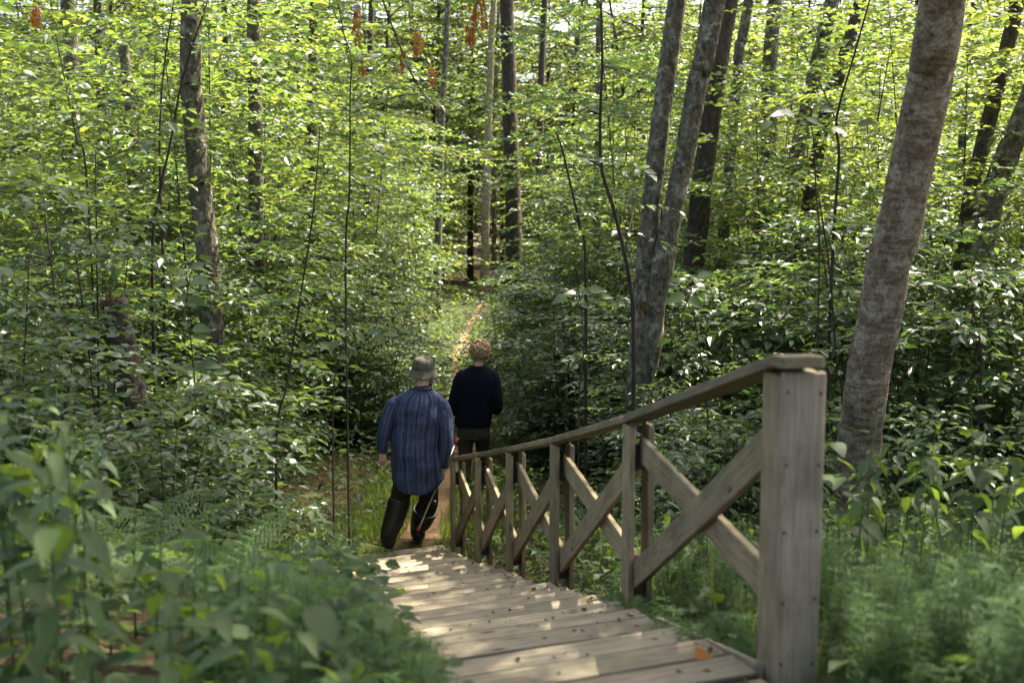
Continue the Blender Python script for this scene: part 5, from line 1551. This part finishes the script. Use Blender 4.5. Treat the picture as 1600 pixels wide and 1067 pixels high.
    g = Geo(); add_tube(g, [hd - up * 0.25, hd + up * 0.25, hd + up * 0.60], [0.009, 0.006, 0.005], 8); mesh_obj('shaft', g.mesh('shaft', M_BLACKP, True), None, rt)
    g = Geo(); add_tube(g, [lo, hd - up * 0.2, hd + up * 0.12], [0.013, 0.014, 0.012], 8); mesh_obj('handle', g.mesh('handle', M_BLACKP, True), None, rt)
    g = Geo(); add_tube(g, [hd + up * 0.60, hd + up * 0.69], [0.0075, 0.006], 8); mesh_obj('green_ring', g.mesh('green_ring', M_GREENP, True), None, rt)
    g = Geo(); add_tube(g, [hd + up * 0.69, hi], [0.006, 0.003], 8); mesh_obj('pale_tip', g.mesh('pale_tip', M_STEEL, True), None, rt)
person_sweater()

# ------------------------------------------------------------------ small things
def stone(x, y, r, label, seed):
    rng = np.random.default_rng(seed)
    bm = bmesh.new(); bmesh.ops.create_icosphere(bm, subdivisions=2, radius=1)
    for v in bm.verts:
        k = 1 + 0.22 * math.sin(3 * v.co.x + seed) * math.cos(2.3 * v.co.y) + rng.normal(0, 0.05)
        v.co = Vector((v.co.x * r * k * 1.2, v.co.y * r * k, v.co.z * r * 0.7 * k))
    me = bpy.data.meshes.new('stone'); bm.to_mesh(me); bm.free()
    o = mesh_obj('stone', me, M_STONE, None, Matrix.Translation((x, y, tz(x, y) + r * 0.3)))
    tag(o, label, 'stone', 'stones')
p = at(1300, 1035, 3.25)
stone(p.x, 3.25, 0.045, 'angular grey stone beside the foot of the near railing post', 1)
stone(p.x - 0.05, 3.1, 0.028, 'small dark stone in front of the near railing post', 2)
def dry_leaf(px, py, y, label, lift=0.0, s=1.0, rz=0.0):
    q_ = at(px, py, y)
    g = Geo(); add_leaves(g, leaf_serrate(6, 0.5, 0.1, -0.25), [[-0.03 * s, 0, 0]], [[1, 0, 0.1]], [[0, 0, 1]], [0.075 * s], [0.07 * s])
    o = mesh_obj('dry_leaf', g.mesh('dry_leaf', M_DRY), None, None, Matrix.Translation(q_) @ Matrix.Rotation(rz, 4, 'Z'))
    tag(o, label, 'leaf', 'dry orange leaves')
for px, y, lab, rz in [(1095, 3.75, 'dry orange leaf lying on the step beside the near post', 0.4), (1110, 3.62, 'small dry leaf at the end of the step by the near post', 2.0)]:
    x = (px - 800) / F_PX * y
    zt = float(base_z(y)) + 0.03
    g = Geo(); add_leaves(g, leaf_serrate(6, 0.5, 0.1, -0.2), [[-0.03, 0, 0]], [[1, 0, 0.05]], [[0, 0, 1]], [0.075], [0.07])
    tag(mesh_obj('dry_leaf', g.mesh('dry_leaf', M_DRY), None, None, Matrix.Translation((x, y, zt)) @ Matrix.Rotation(rz, 4, 'Z')), lab, 'leaf', 'dry orange leaves')
dry_leaf(445, 957, 3.6, 'curled orange leaf caught glowing among the left foreground plants', s=1.0, rz=0.8)

# forest litter blown onto the steps, mostly along their right ends
rng = np.random.default_rng(8); g = Geo()
for right, td, fw, wl in TREADS:
    for k in range(rng.integers(14, 60)):
        u = (rng.uniform(0, 1) ** 2.6) * wl
        v = rng.uniform(-0.10, 0.22)
        p = np.array(right - td * u + fw * v) + [0, 0, 0.026]
        a = rng.uniform(0, 6.28); L = rng.uniform(0.008, 0.034)
        add_leaves(g, T_OV, [p], [[math.cos(a), math.sin(a), 0.1]], [[rng.normal(0, .3), rng.normal(0, .3), 1]], [L], [L * rng.uniform(.3, .8)])
M_LITTER = leaf_mat('litter', (0.035, 0.024, 0.014), (0.13, 0.08, 0.04), (0.04, 0.03, 0.02), (0.10, 0.06, 0.03), trans=0.1, rough=0.9, spec=0.1)
tag(mesh_obj('leaf_litter', g.mesh('leaf_litter', M_LITTER)), 'scattered brown leaf litter along the right ends of the steps', 'leaf litter', kind='stuff')

# short grass tufts at the foot of the stairs and beside the walkers
rng = np.random.default_rng(19); g = Geo()
for k in range(900):
    y = rng.uniform(10.7, 14.2); sd = rng.choice((-1, 1))
    x = float(path_x(y)) + sd * (0.20 + rng.uniform(0, 1) ** 1.3 * 0.75)
    z = tz(x, y); m = 5
    a = rng.uniform(0, 6.28, m)
    L = rng.uniform(0.08, 0.24, m)
    add_leaves(g, T_ND, np.tile([x, y, z], (m, 1)) + rng.normal(0, .015, (m, 3)) * [1, 1, 0], np.stack([np.cos(a) * .5, np.sin(a) * .5, np.ones(m)], 1), np.stack([np.cos(a), np.sin(a), np.zeros(m)], 1) + rng.normal(0, .2, (m, 3)), L, np.full(m, 0.009))
tag(mesh_obj('grass', g.mesh('grass', M_FERN)), 'short grass edging the path around the walkers', 'grass', kind='stuff')

# long thin grass among the foreground plants on both sides of the steps
rng = np.random.default_rng(29); g = Geo()
for k in range(520):
    y = rng.uniform(3.4, 8.5)
    if k % 2:
        px = rng.uniform(380, 720); x, h = env_height(px, y, ENV_L, 0, 0.32)
        if x > rail_x(y) - 1.02 or h < 0.1: continue
    else:
        x = rail_x(y) + 0.15 + rng.uniform(0, 1) * 0.30 * y; h = 0.42
    z = tz(x, y); m = 4
    a = rng.uniform(0, 6.28, m); L = h * rng.uniform(0.5, 1.15, m)
    add_leaves(g, T_ND, np.tile([x, y, z], (m, 1)) + rng.normal(0, .02, (m, 3)) * [1, 1, 0], np.stack([np.cos(a) * .45, np.sin(a) * .45, np.ones(m)], 1), np.stack([np.cos(a), np.sin(a), np.zeros(m)], 1) + rng.normal(0, .2, (m, 3)), L, rng.uniform(0.003, 0.007, m))
tag(mesh_obj('long_grass', g.mesh('long_grass', M_FERN)), 'long thin grass among the foreground plants', 'grass', kind='stuff')

# labels that two or more neighbours would share say which one is meant
same = {}
for o in list(scene.objects):
    if o.parent is None and 'label' in o and o.get('group', '') != 'canopy trees overhead':
        same.setdefault(o['label'], []).append(o)
NTH = {2: ['left one', 'right one'], 3: ['left one', 'middle one', 'right one'], 4: ['leftmost', 'second', 'third', 'rightmost'], 5: ['leftmost', 'second', 'third', 'fourth', 'rightmost'], 6: ['leftmost', 'second', 'third', 'fourth', 'fifth', 'rightmost']}
for lab, os_ in same.items():
    if len(os_) > 1:
        names = NTH.get(len(os_)) or ['leftmost'] + [w.split()[0] for w in ORD[1:len(os_) - 1]] + ['rightmost']
        for o, w in zip(sorted(os_, key=lambda q: q.location.x / q.location.y), names):
            if len(lab.split()) + len(w.split()) <= 16: o['label'] = lab + ', ' + w
